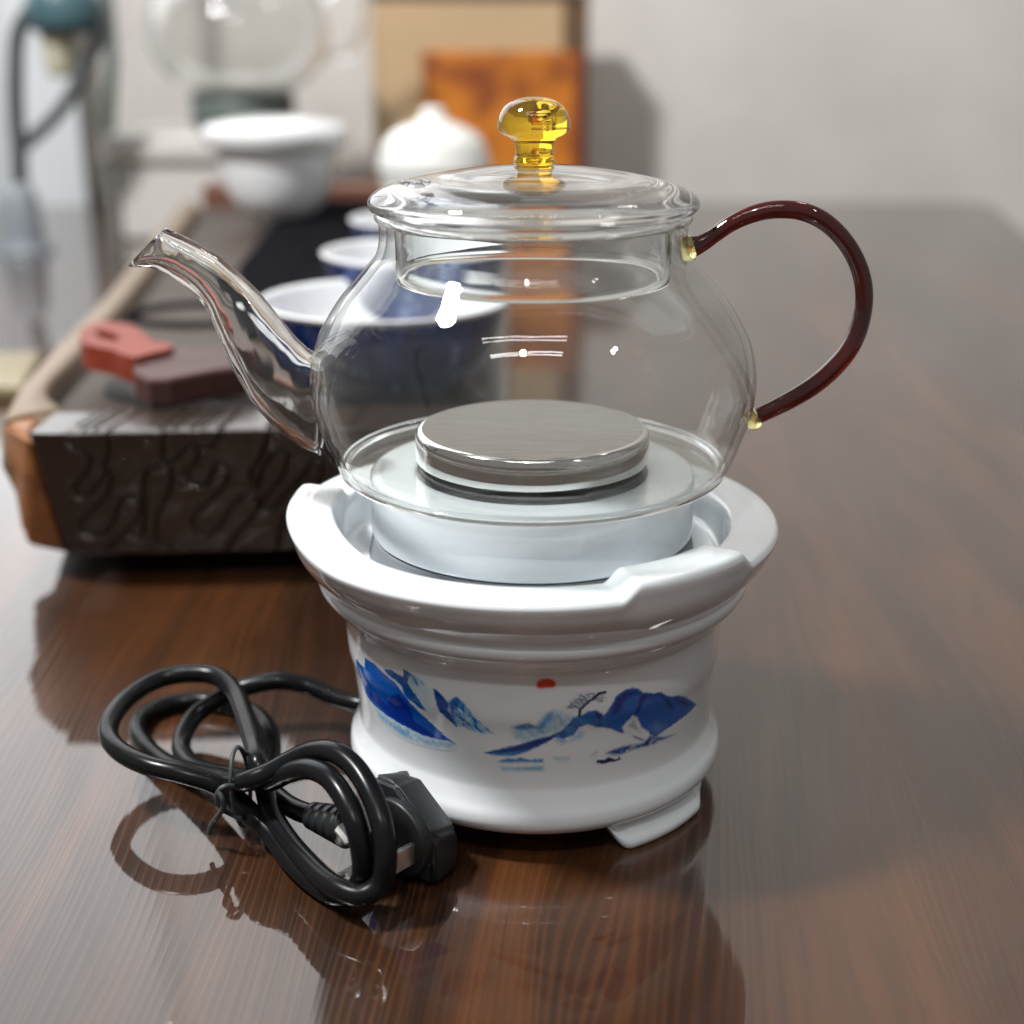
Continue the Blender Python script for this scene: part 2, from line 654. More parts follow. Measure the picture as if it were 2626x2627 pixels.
WALLY = 1.70
vv, ff = box(-2.6, 2.4, WALLY, WALLY + .1, -0.8, 2.6, 0)
tag(flat_shade(mesh('wall', vv, ff, M_wall)), 'plain grey white plaster wall behind the table', kind='structure')
vv, ff = prism([(-2.6, -1.2), (2.4, -1.2), (2.4, WALLY - .002), (-2.6, WALLY - .002)], -0.82, -0.78, 0)
tag(flat_shade(mesh('floor', vv, ff, M_floor)), 'pale floor beyond the table edge', kind='structure')

# cloth hanging at the far left
vv, ff = [], []
nx, x0, x1 = 90, -1.9, -0.62
for i in range(nx + 1):
    x = x0 + (x1 - x0) * i / nx
    y = 1.60 + .022 * math.sin(x * 26) + .012 * math.sin(x * 61 + 1)
    for z in (-0.7, .3, 1.2, 2.2):
        vv.append((x, y - .004, z))
for i in range(nx + 1):
    x = x0 + (x1 - x0) * i / nx
    y = 1.60 + .022 * math.sin(x * 26) + .012 * math.sin(x * 61 + 1)
    for z in (-0.7, .3, 1.2, 2.2):
        vv.append((x, y + .004, z))
H = 4 * (nx + 1)
for i in range(nx):
    for k in range(3):
        a = i * 4 + k
        ff.append((a, a + 4, a + 5, a + 1))
        ff.append((H + a, H + a + 1, H + a + 5, H + a + 4))
o = mesh('curtain', vv, ff, M_curtain)
tag(o, 'cool white curtain hanging in folds at the far left', 'curtain')

# ================================================================== electric warmer
warmer = thing('electric_warmer', (0, 0, 0), 'white porcelain tea warmer with blue mountain prints standing on the table', 'tea warmer')

RB, ZA = rf(445, 2140)
RU, ZU = rz(470, 1900)
RW, ZW = rz(447, 1820)
RR, ZR = rf(630, 1567)
outer = [(RB - .007, ZA + .0008), (RB - .003, ZA - .0001), (RB, ZA), (RB + .0017, ZA + .0012), (RU, ZU), (RU - .0002, ZU + .0030), (RU - .0016, ZU + .0060), (RW + .0005, ZW - .0018), (RW, ZW),
         rz(448, 1785), rz(454, 1743), rz(463, 1690), rz(474, 1650), rf(486, 1738), rf(495, 1729), rf(508, 1720), rf(524, 1712), rf(540, 1702), rf(550, 1689), rf(551, 1675),
         rf(547, 1664), rf(551, 1656), rf(567, 1645), rf(590, 1628), rf(609, 1609), rf(621, 1590), rf(629, 1575), (RR, ZR), (RR - .0008, ZR + .0012), (RR - .0026, ZR + .0017), (RR - .007, ZR + .0016)]
inner = [(rf(505, 1519)[0] + .0022, ZR + .0014), (rf(505, 1519)[0] + .0006, ZR + .0008), (rf(505, 1519)[0] - .0003, ZR - .0008), (.0588, ZR - .005), (.0574, ZR - .0088), (.054, ZR - .0100), (.045, ZR - .0102), (.02, ZR - .0102), (0, ZR - .0102)]
ZFL = ZR - .0102
po = [tuple(p) for p in catmull(outer, 6)]
pi_ = [tuple(p) for p in catmull(inner, 6)]
WPROF = po + pi_
zrim = ZR + .0016
zlow = rf(586, 1627)[1]
LOBES = [(-68, -40, 5, 5), (-191, -172, 6, 38), (52, 78, 5, 5)]   # plateau from, to, ramps (degrees)
LH = .0040


def smooth(x):
    x = min(1, max(0, x))
    return x * x * (3 - 2 * x)


def lobe(ph):
    s = 0
    for a0, a1, r0, r1 in LOBES:
        m = (a0 + a1) / 2
        d = (math.degrees(ph) - m + 180) % 360 - 180
        h = (a1 - a0) / 2
        k = smooth((d + h + r0) / r0) if d < 0 else smooth((h + r1 - d) / r1)
        s = max(s, k)
    return s


def lean(z):
    return .0014 * (1 - z / zrim)


def warm_warp(ph, i, r, z):
    inside = i >= len(po)
    zfloor = ZR - .006 if inside else zlow
    w = smooth((z - zfloor) / (zrim - zfloor))
    return r, z + LH * w * lobe(ph)


vv, ff = lathe(WPROF, 480, warp=warm_warp)
vv = [(x + lean(z), y, z) for x, y, z in vv]
body = mesh('body', vv, ff, M_porc, warmer)

# underside plate
vv, ff = lathe([(0.0, ZA + .003), (RB - .006, ZA + .0012)], 96, (.0014, 0, 0))
mesh('underside', vv, ff, M_porc, warmer)

# three feet
RF = .0588
for a in (-47, -167, 73):
    a0 = math.radians(a)
    prof = [(RF * .90, ZA + .003), (RF * .955, ZA + .0012), (RF * .952, ZA - .0012), (RF * .968, ZA - .0034), (RF * .993, ZA - .0054), (RF * .996, .0016),
            (RF * .985, .0003), (RF * .96, 0), (RF * .86, 0), (RF * .84, .0006), (RF * .83, .003), (RF * .83, ZA + .003)]
    prof = [tuple(p) for p in catmull(prof, 4)]

    def foot_warp(ph, i, r, z, a0=a0):
        d = abs(ph - a0)
        s = smooth((math.radians(26) - d) / math.radians(10.5))
        t = ZA + .003 - z
        s2 = smooth((math.radians(21) - d) / math.radians(7))
        return r - (1 - s2) * .0022 * min(1, t / .006), ZA + .003 - t * s
    vv, ff = lathe(prof, 70, warp=foot_warp, phi0=a0 - math.radians(26), phi1=a0 + math.radians(26))
    vv = [(x + .0014, y, z) for x, y, z in vv]
    mesh('foot', vv, ff, M_porc, warmer)

# heating ring standing in the bowl, grey gasket below it
RG, ZG0 = rf(410, 1502)
ZG1 = rz(410, 1190)[1] - .0026
ring = [(.0345, ZG1 - .002), (.0350, ZG1 - .0003), (.039, ZG1), (RG - .002, ZG1), (RG - .0005, ZG1 - .0004), (RG, ZG1 - .0015), (RG, ZG1 - .01), (RG, ZG0 + .0016), (RG - .0004, ZG0 + .0004), (RG - .0014, ZG0), (.0345, ZG0), (.0345, ZG1 - .002)]
vv, ff = lathe([tuple(p) for p in catmull(ring, 4)], 160)
mesh('heating_ring', vv, ff, M_ring, warmer)
vv, ff = lathe([(.034, ZG0 - .0003), (RG - .0006, ZG0 - .0003), (RG - .0002, ZG0 - .001), (RG + .0007, ZFL + .0008), (RG + .0010, ZFL)], 128)
mesh('gasket', vv, ff, M_gasket, warmer)
# small dark speck on the rim floor is a bit of tea
p = onz(1802, 1418, ZFL + .0003)
vv, ff = lathe([(0, .0006), (.0006, .0005), (.0008, 0), (0.0005, -.0003)], 8, (p.x, p.y, p.z))
tag(mesh('tea_crumb', vv, ff, M_plug), 'tiny dark crumb lying in the trough of the warmer', 'crumb')

# ---- prints painted on the body
zs = np.array([p[1] for p in po[:]])
rs = np.array([p[0] for p in po[:]])
k0 = int(np.argmin(abs(zs - ZW)))
k1 = int(np.argmin(abs(zs - rf(495, 1729)[1])))
zb, rb = zs[k0 - 4:k1 + 1], rs[k0 - 4:k1 + 1]


def rad(z):
    return np.interp(z, zb, rb)


RREF = float(rad(rz(463, 1690)[1]))


def to_surf(x, y):
    d = ray(x, y)
    lo, hi = .25, .395 / d.y
    t = lo
    for k in range(400):
        t = lo + (hi * 1.02 - lo) * k / 400
        p = CAM + d * t
        if math.hypot(p.x - lean(p.z), p.y) < float(rad(p.z)):
            break
    ph = math.atan2(p.y, p.x - lean(p.z))
    return (ph * RREF, p.z)


def E(pts):
    return [to_surf(800 + .3107 * x, 1650 + .3107 * y) for x, y in pts]


def F(pts):
    return [to_surf(1350 + .3107 * x, 1650 + .3107 * y) for x, y in pts]


def vnoise(x, y, seed=0):
    xi, yi = np.floor(x).astype(int), np.floor(y).astype(int)
    xf, yf = x - xi, y - yi
    u, w = xf * xf * (3 - 2 * xf), yf * yf * (3 - 2 * yf)

    def h(a, b):
        q = np.sin(a * 127.1 + b * 311.7 + seed * 74.7) * 43758.5453
        return q - np.floor(q)
    return (h(xi, yi) * (1 - u) + h(xi + 1, yi) * u) * (1 - w) + (h(xi, yi + 1) * (1 - u) + h(xi + 1, yi + 1) * u) * w


def fbm(x, y, seed=0):
    return (vnoise(x, y, seed) * .5 + vnoise(x * 2.1, y * 2.1, seed + 1) * .3 + vnoise(x * 4.3, y * 4.3, seed + 2) * .2)


def sdist(U, Z, poly, closed=True):
    """signed distance (negative inside)"""
    P = np.array(poly)
    n = len(P)
    d2 = np.full(U.shape, 1e9)
    ins = np.zeros(U.shape, bool)
    for i in range(n if closed else n - 1):
        a, c = P[i], P[(i + 1) % n]
        e = c - a
        wx, wy = U - a[0], Z - a[1]
        t = np.clip((wx * e[0] + wy * e[1]) / max(e @ e, 1e-14), 0, 1)
        d2 = np.minimum(d2, (wx - t * e[0]) ** 2 + (wy - t * e[1]) ** 2)
        if closed:
            cond = (a[1] > Z) != (c[1] > Z)
            xx = a[0] + (Z - a[1]) / (e[1] if abs(e[1]) > 1e-12 else 1e-12) * e[0]
            ins ^= cond & (U < xx)
    d = np.sqrt(d2)
    return np.where(ins, -d, d)


def paint_patch(name, u0, u1, z0, z1, layers, nu, nz):
    u = np.linspace(u0, u1, nu)
    z = np.linspace(z0, z1, nz)
    U, Z = np.meshgrid(u, z, indexing='ij')
    base = np.array((.715, .755, .785))
    C = np.empty(U.shape + (3,))
    C[:] = base
    A = np.zeros(U.shape)
    jx = (fbm(U * 900, Z * 900, 3) - .5) * .0006
    jz = (fbm(U * 900, Z * 900, 9) - .5) * .0006
    for L in layers:
        poly, ca, cb, alpha, soft = L['poly'], np.array(L['a']), np.array(L['b']), L.get('alpha', 1), L.get('soft', .00025)
        d = sdist(U + jx * L.get('jit', 1), Z + jz * L.get('jit', 1), poly, L.get('closed', True)) - L.get('width', 0)
        m = np.clip(.5 - d / (2 * soft), 0, 1) * alpha
        Pz = np.array(poly)[:, 1]
        t = np.clip((Z - Pz.min()) / max(Pz.max() - Pz.min(), 1e-5), 0, 1)
        if L.get('fade'):
            lo, hi = L['fade']
            m = m * np.clip((t - lo) / (hi - lo), 0, 1)
        sx, sz = L.get('streak', (700, 350))
        n = fbm((U + Z * .6) * sx, (Z - U * .3) * sz, L.get('seed', 1))
        k = np.clip(t * .55 + (n - .5) * L.get('contrast', 1.5) + .25, 0, 1)[..., None]
        cc = cb * (1 - k) + ca * k
        if L.get('wash'):
            wv = np.clip((fbm((U + Z) * 420, (Z - U) * 420, 21) - .52) * 5, 0, 1) * L['wash']
            m = m * (1 - wv)
        # pooled pigment towards the edge
        C = C * (1 - m[..., None]) + cc * m[..., None]
        A = np.maximum(A, m)
    keep = A > .012
    ph = U / RREF
    R = rad(Z) + .00004
    X, Y = R * np.cos(ph) + lean(Z), R * np.sin(ph)
    idx = -np.ones(U.shape, int)
    fk = keep[:-1, :-1] | keep[1:, :-1] | keep[:-1, 1:] | keep[1:, 1:]
    vk = np.zeros(U.shape, bool)
    vk[:-1, :-1] |= fk
    vk[1:, :-1] |= fk
    vk[:-1, 1:] |= fk
    vk[1:, 1:] |= fk
    idx[vk] = np.arange(vk.sum())
    V = np.stack([X[vk], Y[vk], Z[vk]], 1)
    ii, jj = np.nonzero(fk)
    FF = np.stack([idx[ii, jj], idx[ii + 1, jj], idx[ii + 1, jj + 1], idx[ii, jj + 1]], 1)
    me = bpy.data.meshes.new(name)
    me.from_pydata(V.tolist(), [], FF.tolist())
    ca_ = me.attributes.new('print_color', 'FLOAT_COLOR', 'POINT')
    ca_.data.foreach_set('color', np.concatenate([C[vk], np.ones((vk.sum(), 1))], 1).astype(np.float32).ravel())
    me.update()
    return link(name, me, M_print, body)


DB, MB_, LB, PB, TB = (.002, .032, .32), (.006, .125, .54), (.05, .30, .62), (.30, .57, .72), (.008, .085, .32)
left_layers = [
    dict(poly=E([(520, 520), (600, 590), (700, 655), (830, 715), (950, 775), (1060, 795), (1190, 830), (1150, 858), (1040, 850), (900, 822), (780, 780), (650, 690), (560, 610)]), a=PB, b=LB, alpha=.85, soft=.0011, seed=5, wash=.6),
    dict(poly=E([(720, 330), (780, 280), (850, 260), (930, 330), (1000, 400), (980, 520), (960, 580), (900, 540), (820, 460), (760, 400)]), a=PB, b=PB, alpha=.45, soft=.0016),
    dict(poly=E([(595, 215), (660, 220), (720, 260), (760, 275), (758, 212), (800, 230), (840, 262), (810, 290), (800, 330), (850, 400), (890, 460), (950, 560), (900, 540), (850, 500), (800, 460), (770, 430), (745, 350), (700, 310), (640, 265)]), a=TB, b=MB_, soft=.0003, contrast=2.5, seed=8),
    dict(poly=E([(800, 265), (850, 262), (900, 300), (940, 335), (880, 350), (815, 345)]), a=TB, b=PB, alpha=.8, soft=.0006, contrast=2.5, seed=11),
    dict(poly=E([(368, 125), (440, 205), (445, 118), (520, 170), (600, 250), (690, 320), (760, 410), (830, 500), (910, 590), (1000, 670), (1080, 740), (1195, 832), (1130, 803), (1060, 792), (950, 770), (830, 713), (700, 645), (580, 560), (490, 480), (440, 400), (400, 270)]), a=MB_, b=(.004, .085, .46), soft=.00025, seed=2, contrast=1.8),
    dict(poly=E([(475, 390), (560, 440), (625, 512), (665, 430), (720, 418), (790, 490), (830, 560), (850, 640), (930, 690), (1060, 788), (930, 756), (800, 696), (660, 606), (560, 520), (490, 450)]), a=DB, b=(.004, .03, .28), soft=.0005, seed=6),
    dict(poly=E([(1000, 368), (1040, 385), (1090, 440), (1135, 500), (1130, 560), (1200, 660), (1200, 688), (1130, 630), (1060, 570), (1030, 490)]), a=TB, b=DB, soft=.0003, seed=3),
    dict(poly=E([(1130, 500), (1160, 465), (1200, 448), (1260, 490), (1310, 560), (1370, 620), (1440, 690), (1512, 746), (1400, 742), (1330, 725), (1260, 690), (1200, 685), (1150, 590)]), a=MB_, b=PB, soft=.0003, seed=13, contrast=3.2, streak=(1500, 500), wash=.5),
    dict(poly=E([(1130, 500), (1160, 465), (1200, 448), (1240, 480), (1220, 520), (1180, 560), (1200, 680), (1150, 600)]), a=TB, b=MB_, alpha=.9, soft=.0007, seed=14),
]
NAVY, SLATE = (.003, .026, .17), (.012, .105, .42)
right_layers = [
    dict(poly=F([(-110, 690), (-50, 668), (20, 662), (70, 690), (110, 650), (160, 590), (220, 560), (280, 565), (330, 600), (380, 610), (330, 680), (270, 720), (180, 765), (60, 800), (-20, 815), (-100, 790)]), a=(.10, .30, .50), b=PB, alpha=.75, soft=.0012, seed=4, contrast=2.2, wash=.4),
    dict(poly=F([(60, 700), (110, 650), (160, 590), (215, 560), (200, 610), (150, 680), (90, 730)]), a=(.02, .13, .40), b=LB, alpha=.85, soft=.0008, seed=7),
    dict(poly=F([(-118, 697), (-60, 667), (20, 657), (78, 690), (20, 712), (-60, 712)]), a=NAVY, b=LB, alpha=.9, soft=.0005),
    dict(poly=F([(640, 590), (690, 510), (740, 430), (800, 385), (870, 362), (920, 375), (960, 405), (1040, 410), (1110, 402), (1160, 430), (1195, 440), (1260, 432), (1320, 450), (1398, 505), (1340, 570), (1250, 640), (1150, 710), (1050, 770), (990, 740), (930, 740), (850, 730), (790, 745), (700, 710), (620, 690)]), a=SLATE, b=(.016, .11, .40), soft=.00035, seed=15, contrast=2.8, streak=(420, 520)),
    dict(poly=F([(700, 530), (750, 440), (810, 395), (900, 385), (940, 410), (860, 440), (800, 480), (760, 560), (700, 600)]), a=NAVY, b=NAVY, alpha=.9, soft=.0008),
    dict(poly=F([(940, 420), (1040, 425), (1120, 420), (1170, 470), (1210, 540), (1170, 520), (1110, 440), (1000, 440), (960, 480), (920, 570), (880, 600), (910, 520)]), a=NAVY, b=NAVY, alpha=.95, soft=.0006),
    dict(poly=F([(1230, 460), (1300, 470), (1360, 510), (1310, 520), (1260, 490)]), a=NAVY, b=NAVY, alpha=.9, soft=.0006),
    dict(poly=F([(1050, 760), (1000, 690), (1060, 650), (1150, 680), (1110, 730)]), a=(.10, .20, .42), b=(.14, .26, .46), alpha=.7, soft=.0012),
    dict(poly=F([(-345, 905), (-200, 868), (-60, 838), (60, 800), (180, 770), (280, 720), (340, 660), (380, 610), (440, 590), (510, 560), (570, 556), (620, 580), (645, 605), (640, 690), (560, 692), (500, 668), (430, 690), (380, 760), (300, 792), (220, 780), (140, 830), (60, 870), (-20, 905), (-120, 930), (-250, 928)]), a=(.010, .060, .30), b=LB, soft=.0004, seed=17, contrast=1.2),
    dict(poly=F([(-330, 905), (-60, 840), (60, 802), (180, 772), (250, 740), (230, 775), (140, 825), (40, 868), (-60, 888), (-200, 905)]), a=NAVY, b=(.006, .035, .22), alpha=.95, soft=.0005),
    dict(poly=F([(540, 570), (580, 562), (630, 590), (600, 630), (560, 610)]), a=NAVY, b=NAVY, alpha=.8, soft=.0006),
    dict(poly=F([(350, 820), (385, 760), (440, 730), (470, 735), (440, 800), (400, 790)]), a=LB, b=PB, alpha=.7, soft=.0009),
    dict(poly=F([(240, 800), (290, 785), (330, 805), (290, 830)]), a=MB_, b=LB, alpha=.7, soft=.0009),
    dict(poly=F([(785, 690), (870, 597), (912, 620), (942, 690), (1002, 735), (985, 800), (930, 790), (900, 770), (850, 735), (800, 740)]), a=(.62, .66, .70), b=(.74, .77, .80), soft=.0004, seed=23),
    dict(poly=F([(820, 690), (880, 640), (900, 680), (950, 730), (930, 760), (870, 700)]), a=(.16, .24, .38), b=(.60, .66, .72), alpha=.7, soft=.0005, contrast=3.5, seed=24),
    dict(poly=F([(870, 760), (910, 770), (970, 800), (950, 805), (890, 785)]), a=NAVY, b=NAVY, alpha=.8, soft=.0004),
    dict(poly=F([(650, 908), (720, 872), (800, 850), (880, 832), (960, 822), (1010, 762), (1080, 765), (1120, 775), (1225, 750), (1120, 800), (1000, 842), (900, 872), (780, 912), (700, 917)]), a=(.012, .05, .22), b=(.03, .13, .38), soft=.0006, seed=19, contrast=2, wash=.4),
    dict(poly=F([(530, 925), (570, 890), (580, 895), (560, 930)]), a=LB, b=PB, alpha=.6, soft=.0007),
    dict(poly=F([(570, 985), (580, 965), (640, 960), (680, 940), (720, 955), (750, 950), (758, 922), (776, 960), (700, 976), (610, 996)]), a=(.01, .02, .06), b=(.012, .03, .10), soft=.0003),
    dict(poly=F([(-225, 975), (-150, 945), (-100, 957), (-50, 940), (20, 957), (133, 950), (133, 980), (-50, 986), (-200, 986)]), a=(.02, .10, .32), b=LB, alpha=.95, soft=.0005),
    dict(poly=F([(-215, 1020), (133, 1015), (133, 1046), (-50, 1052), (-190, 1048)]), a=(.04, .26, .45), b=(.10, .42, .60), alpha=.85, soft=.0007, wash=.3),
    dict(poly=F([(225, 945), (340, 943), (335, 965), (240, 962)]), a=(.05, .30, .42), b=PB, alpha=.75, soft=.0009),
]
INK = (.012, .022, .06)
for pts, wd, al in [([(432, 592), (440, 545), (480, 500), (520, 470), (560, 440), (600, 415), (645, 405)], .00042, 1), ([(440, 545), (405, 522), (335, 532)], .00018, .9),
                ([(470, 508), (435, 470), (400, 462)], .00018, .9), ([(500, 485), (470, 440), (440, 430)], .00018, .9), ([(520, 470), (570, 462), (622, 482)], .00018, .9),
                ([(560, 440), (540, 410), (500, 425)], .00015, .8), ([(425, 535), (380, 500), (350, 515)], .00014, .8), ([(590, 420), (620, 430), (640, 420)], .00013, .8),
                ([(455, 525), (420, 500), (385, 480)], .00014, .8), ([(540, 455), (590, 450), (620, 465)], .00012, .7), ([(490, 493), (450, 462), (430, 450)], .00012, .7)]:
    right_layers.append(dict(poly=F(pts), a=INK, b=INK, closed=False, width=wd, soft=.00022, alpha=al, jit=.6))
trng = random.Random(11)
for k in range(46):
    bx_, by_ = trng.choice([(400, 500), (440, 470), (480, 455), (520, 440), (580, 430), (600, 465), (380, 515)])
    x0_, y0_ = bx_ + trng.uniform(-32, 32), by_ + trng.uniform(-24, 24)
    an_ = trng.uniform(2.4, 4.2) if bx_ < 500 else trng.uniform(-.7, .7)
    ln_ = trng.uniform(14, 34)
    right_layers.append(dict(poly=F([(x0_, y0_), (x0_ + ln_ * math.cos(an_), y0_ + ln_ * .6 * math.sin(an_))]), a=INK, b=INK, closed=False, width=.00006, soft=.0002, alpha=.6, jit=.5))
right_layers.append(dict(poly=F([(340, 530), (380, 470), (440, 430), (500, 425), (540, 440), (490, 490), (440, 530), (390, 540)]), a=(.10, .22, .34), b=(.14, .28, .40), alpha=.6, soft=.0014, wash=.5))
sun_layers = [dict(poly=F([(78, 340), (85, 312), (120, 290), (170, 285), (215, 298), (240, 325), (235, 355), (210, 365), (110, 372), (82, 365)]), a=(.62, .018, .010), b=(.66, .06, .02), soft=.0004, jit=.3)]


def patch_bounds(layers, pad=.0018):
    P = np.concatenate([np.array(l['poly']) for l in layers])
    return P[:, 0].min() - pad, P[:, 0].max() + pad, max(P[:, 1].min() - pad, zb.min()), min(P[:, 1].max() + pad, zb.max())


o = paint_patch('mountain_print', *patch_bounds(left_layers), left_layers, 300, 240)
o['label'] = 'blue steep mountains print on the left of the warmer'
o = paint_patch('mountain_print', *patch_bounds(right_layers), right_layers, 520, 240)
o['label'] = 'blue hills print with bare tree and boat'
o = paint_patch('sun_print', *patch_bounds(sun_layers), sun_layers, 70, 40)
o['label'] = 'small red sun print'

# ================================================================== glass teapot
ZB = ZG1 + .0003           # top of the ring
pot = thing('glass_teapot', (0, 0, ZB), 'clear round glass teapot with curved spout and red brown handle on the warmer', 'teapot')
oc = [(.0515, ZB + .0001), (.0552, ZB + .0005), (.0580, ZB + .0022), rz(519, 1158)] + [rz(*p) for p in [(540, 1110), (560, 1060), (571, 1010), (573, 975), (569, 930), (556, 880), (532, 828), (499, 775),
                       (461, 728), (426, 686), (404, 655), (397, 625), (395, 600), (397, 580)]]
oc = [(r, z) for r, z in oc]
bottom = [(0.0, ZB), (oc[0][0] * .5, ZB), (oc[0][0] * .86, ZB)]
lipz = rf(398, 604)[1]
lip = [(oc[-1][0] + .0006, lipz), (oc[-1][0] + .0002, lipz + .0016), (oc[-1][0] - .0012, lipz + .0022), (oc[-1][0] - .0026, lipz + .0014)]
outp = [tuple(p) for p in catmull(bottom + oc + lip, 6)]
# inner wall
OP = np.array(outp)
T = 0.0021
nl = len(outp)
tang = np.gradient(OP, axis=0)
nr = np.stack([tang[:, 1], -tang[:, 0]], 1)
nr /= np.maximum(np.linalg.norm(nr, axis=1, keepdims=True), 1e-9)
cut = nl - 4 * 6
IN = OP[:cut] - nr[:cut] * T
IN[:, 0] = np.maximum(IN[:, 0], 0)
inp = [tuple(p) for p in IN[::-1]]
vv, ff = lathe(outp + inp, 192)
mesh('body', vv, ff, M_pot, pot)
ZFLOOR = float(IN[0, 1])
# thick glass where the wall turns into the base, and the rolled lip of the mouth
for nm, rr_, zz_, tr_, kz in (('base_rim', .0562, ZB + .0019, .0017, .75), ('mouth_lip', oc[-1][0] - .0006, lipz + .0002, .0019, 1.0)):
    pr = [(rr_ + tr_ * math.cos(a), zz_ + tr_ * kz * math.sin(a)) for a in np.linspace(0, 2 * math.pi, 25)[:-1]]
    vv, ff = lathe(pr, 160, close_profile=True)
    mesh(nm, vv, ff, M_glass, pot)

# spout
S0 = lambda p: ony(300 + .3366 * p[0], 550 + .3366 * p[1])
pairs = [((372, 100), (88, 398)), ((480, 150), (290, 412)), ((640, 230), (450, 495)), ((790, 325), (590, 600)), ((930, 445), (690, 725)), ((1060, 570), (765, 890)),
         ((1170, 700), (830, 1050)), ((1270, 830), (920, 1230)), ((1370, 945), (1050, 1440)), ((1452, 1020), (1230, 1630)), ((1520, 1060), (1420, 1765)), ((1560, 1080), (1560, 1830))]
U = catmull([S0(p[0]) for p in pairs], 6)
L = catmull([S0(p[1]) for p in pairs], 6)


def spout_rings(shrink, cut_end=0):
    rings = []
    n = len(U)
    for i in range(n):
        u, l = U[i], L[i]
        c = (u + l) / 2
        h = (u - l) / 2
        hl = np.linalg.norm(h)
        t = i / (n - 1)
        depth = hl * (.92 if t < .6 else .92 - .22 * (t - .6) / .4)
        if t < .12:
            depth = hl * (.62 + .3 * t / .12)
        k = max(hl - shrink, .0005) / hl
        dk = max(depth - shrink, .0005) / depth
        ring = []
        for a in range(40):
            an = 2 * math.pi * a / 40
            q = c + h * k * math.cos(an)
            ring.append((q[0], q[1] + depth * dk * math.sin(an), q[2]))
        rings.append(ring)
    return rings


ro = spout_rings(0)
ri = spout_rings(.0026)
rings = ro[::-1] + ri            # outside from body to tip, inside back
vv = [p for r in rings for p in r]
ff = []
for i in range(len(rings) - 1):
    for k in range(40):
        k2 = (k + 1) % 40
        ff.append((i * 40 + k, i * 40 + k2, (i + 1) * 40 + k2, (i + 1) * 40 + k))
n_ = len(rings) - 1
for k in range(40):
    k2 = (k + 1) % 40
    ff.append((n_ * 40 + k, n_ * 40 + k2, k2, k))
mesh('spout', vv, ff, M_spout, pot)

# handle
HC = [(232, 458), (300, 432), (400, 368), (520, 285), (650, 222), (800, 180), (940, 170), (1080, 187), (1220, 245), (1350, 350), (1450, 480), (1525, 640), (1557, 800),
      (1550, 950), (1510, 1110), (1430, 1270), (1310, 1410), (1170, 1530), (1010, 1630), (860, 1708), (728, 1772)]
HR = [84, 68, 60, 62, 66, 69, 70, 71, 71, 69, 68, 69, 70, 70, 72, 74, 76, 76, 74, 70, 66]
hp = catmull([ony(1700 + .3313 * x, 480 + .3313 * y) for x, y in HC], 6)
sc = .3313 * .395 / FPX * 1.0
hr = [p[0] for p in catmull([(r * sc, 0) for r in HR], 6)]
vv, ff = tube(hp, hr, 20)
mesh('handle', vv, ff, M_brown, pot)
# pale glass welds where the handle meets the body
for (x, y, rr_, k) in ((203, 462, 108, 0), (704, 1784, 92, 1)):
    c = ony(1700 + .3313 * x, 480 + .3313 * y)
    dirv = (Vector(hp[0]) - Vector(hp[3])).normalized() if k == 0 else (Vector(hp[-1]) - Vector(hp[-4])).normalized()
    pts = [c - dirv * .0012 + dirv * .0008 * i for i in range(6)]
    rad_ = [rr_ * sc * q for q in (.80, .98, 1.0, .98, .9, .7)]
    vv, ff = tube([tuple(p) for p in pts], rad_, 20)
    mesh('handle_weld', vv, ff, M_yglass, pot)

# steel disc lying on the teapot's floor
disc = thing('steel_disc', (0, 0, ZFLOOR + .0004), 'round brushed steel disc lying on the floor of the glass teapot', 'steel disc')
rd, ztop = rf(300, 1180)
zb0 = ZFLOOR + .0004
pr = [(0, ztop), (rd * .6, ztop), (rd * .945, ztop - .0002)]
vv, ff = lathe([tuple(p) for p in catmull(pr, 4)], 128)
mesh('top_plate', vv, ff, M_steel, disc)
pr = [(rd * .945, ztop - .0002), (rd * .975, ztop - .0005), (rd * .993, ztop - .0013), (rd, ztop - .0026), (rd, ztop - .0055), (rd * .999, zb0 + .0022), (rd * .993, zb0 + .0008), (rd * .975, zb0 + .0001), (rd * .95, zb0), (0, zb0)]
vv, ff = lathe([tuple(p) for p in catmull(pr, 4)], 128)
mesh('rim_band', vv, ff, M_chrome, disc)

# ------------------------------------------------------------------ lid
ZL = lipz + .0026
lid = thing('teapot_lid', (0, 0, ZL), 'clear glass lid with an amber mushroom knob closing the teapot', 'lid')
top = [rz(*p) for p in [(0, 421), (58, 423), (110, 427), (190, 437), (270, 451), (340, 468), (388, 484), (415, 500), (426, 517), (424, 531), (412, 543), (392, 550)]]
top[-1] = (top[-1][0], max(top[-1][1], ZL))
rs2, skz = rf(352, 780)
rs1 = rs2 + .0025
under = [(rs1, ZL - .0002), (rs2 + .0006, ZL - .003), (rs2, ZL - .008), (rs2 - .0002, skz + .0012), (rs2 - .0005, skz), (rs2 - .0011, skz + .0010),
         (rs2 - .0011, ZL - .008), (rs2 - .0011, ZL - .001), (rs2 - .004, ZL + .0012)]
t2 = [(r * .9, z - .0024) for r, z in [rz(*p) for p in [(340, 468), (270, 451), (190, 437), (110, 427), (58, 423), (0, 421)]]]
prof = [tuple(p) for p in catmull(top + under + t2, 5)]
vv, ff = lathe(prof, 160)
mesh('glass_cover', vv, ff, M_glass, lid)
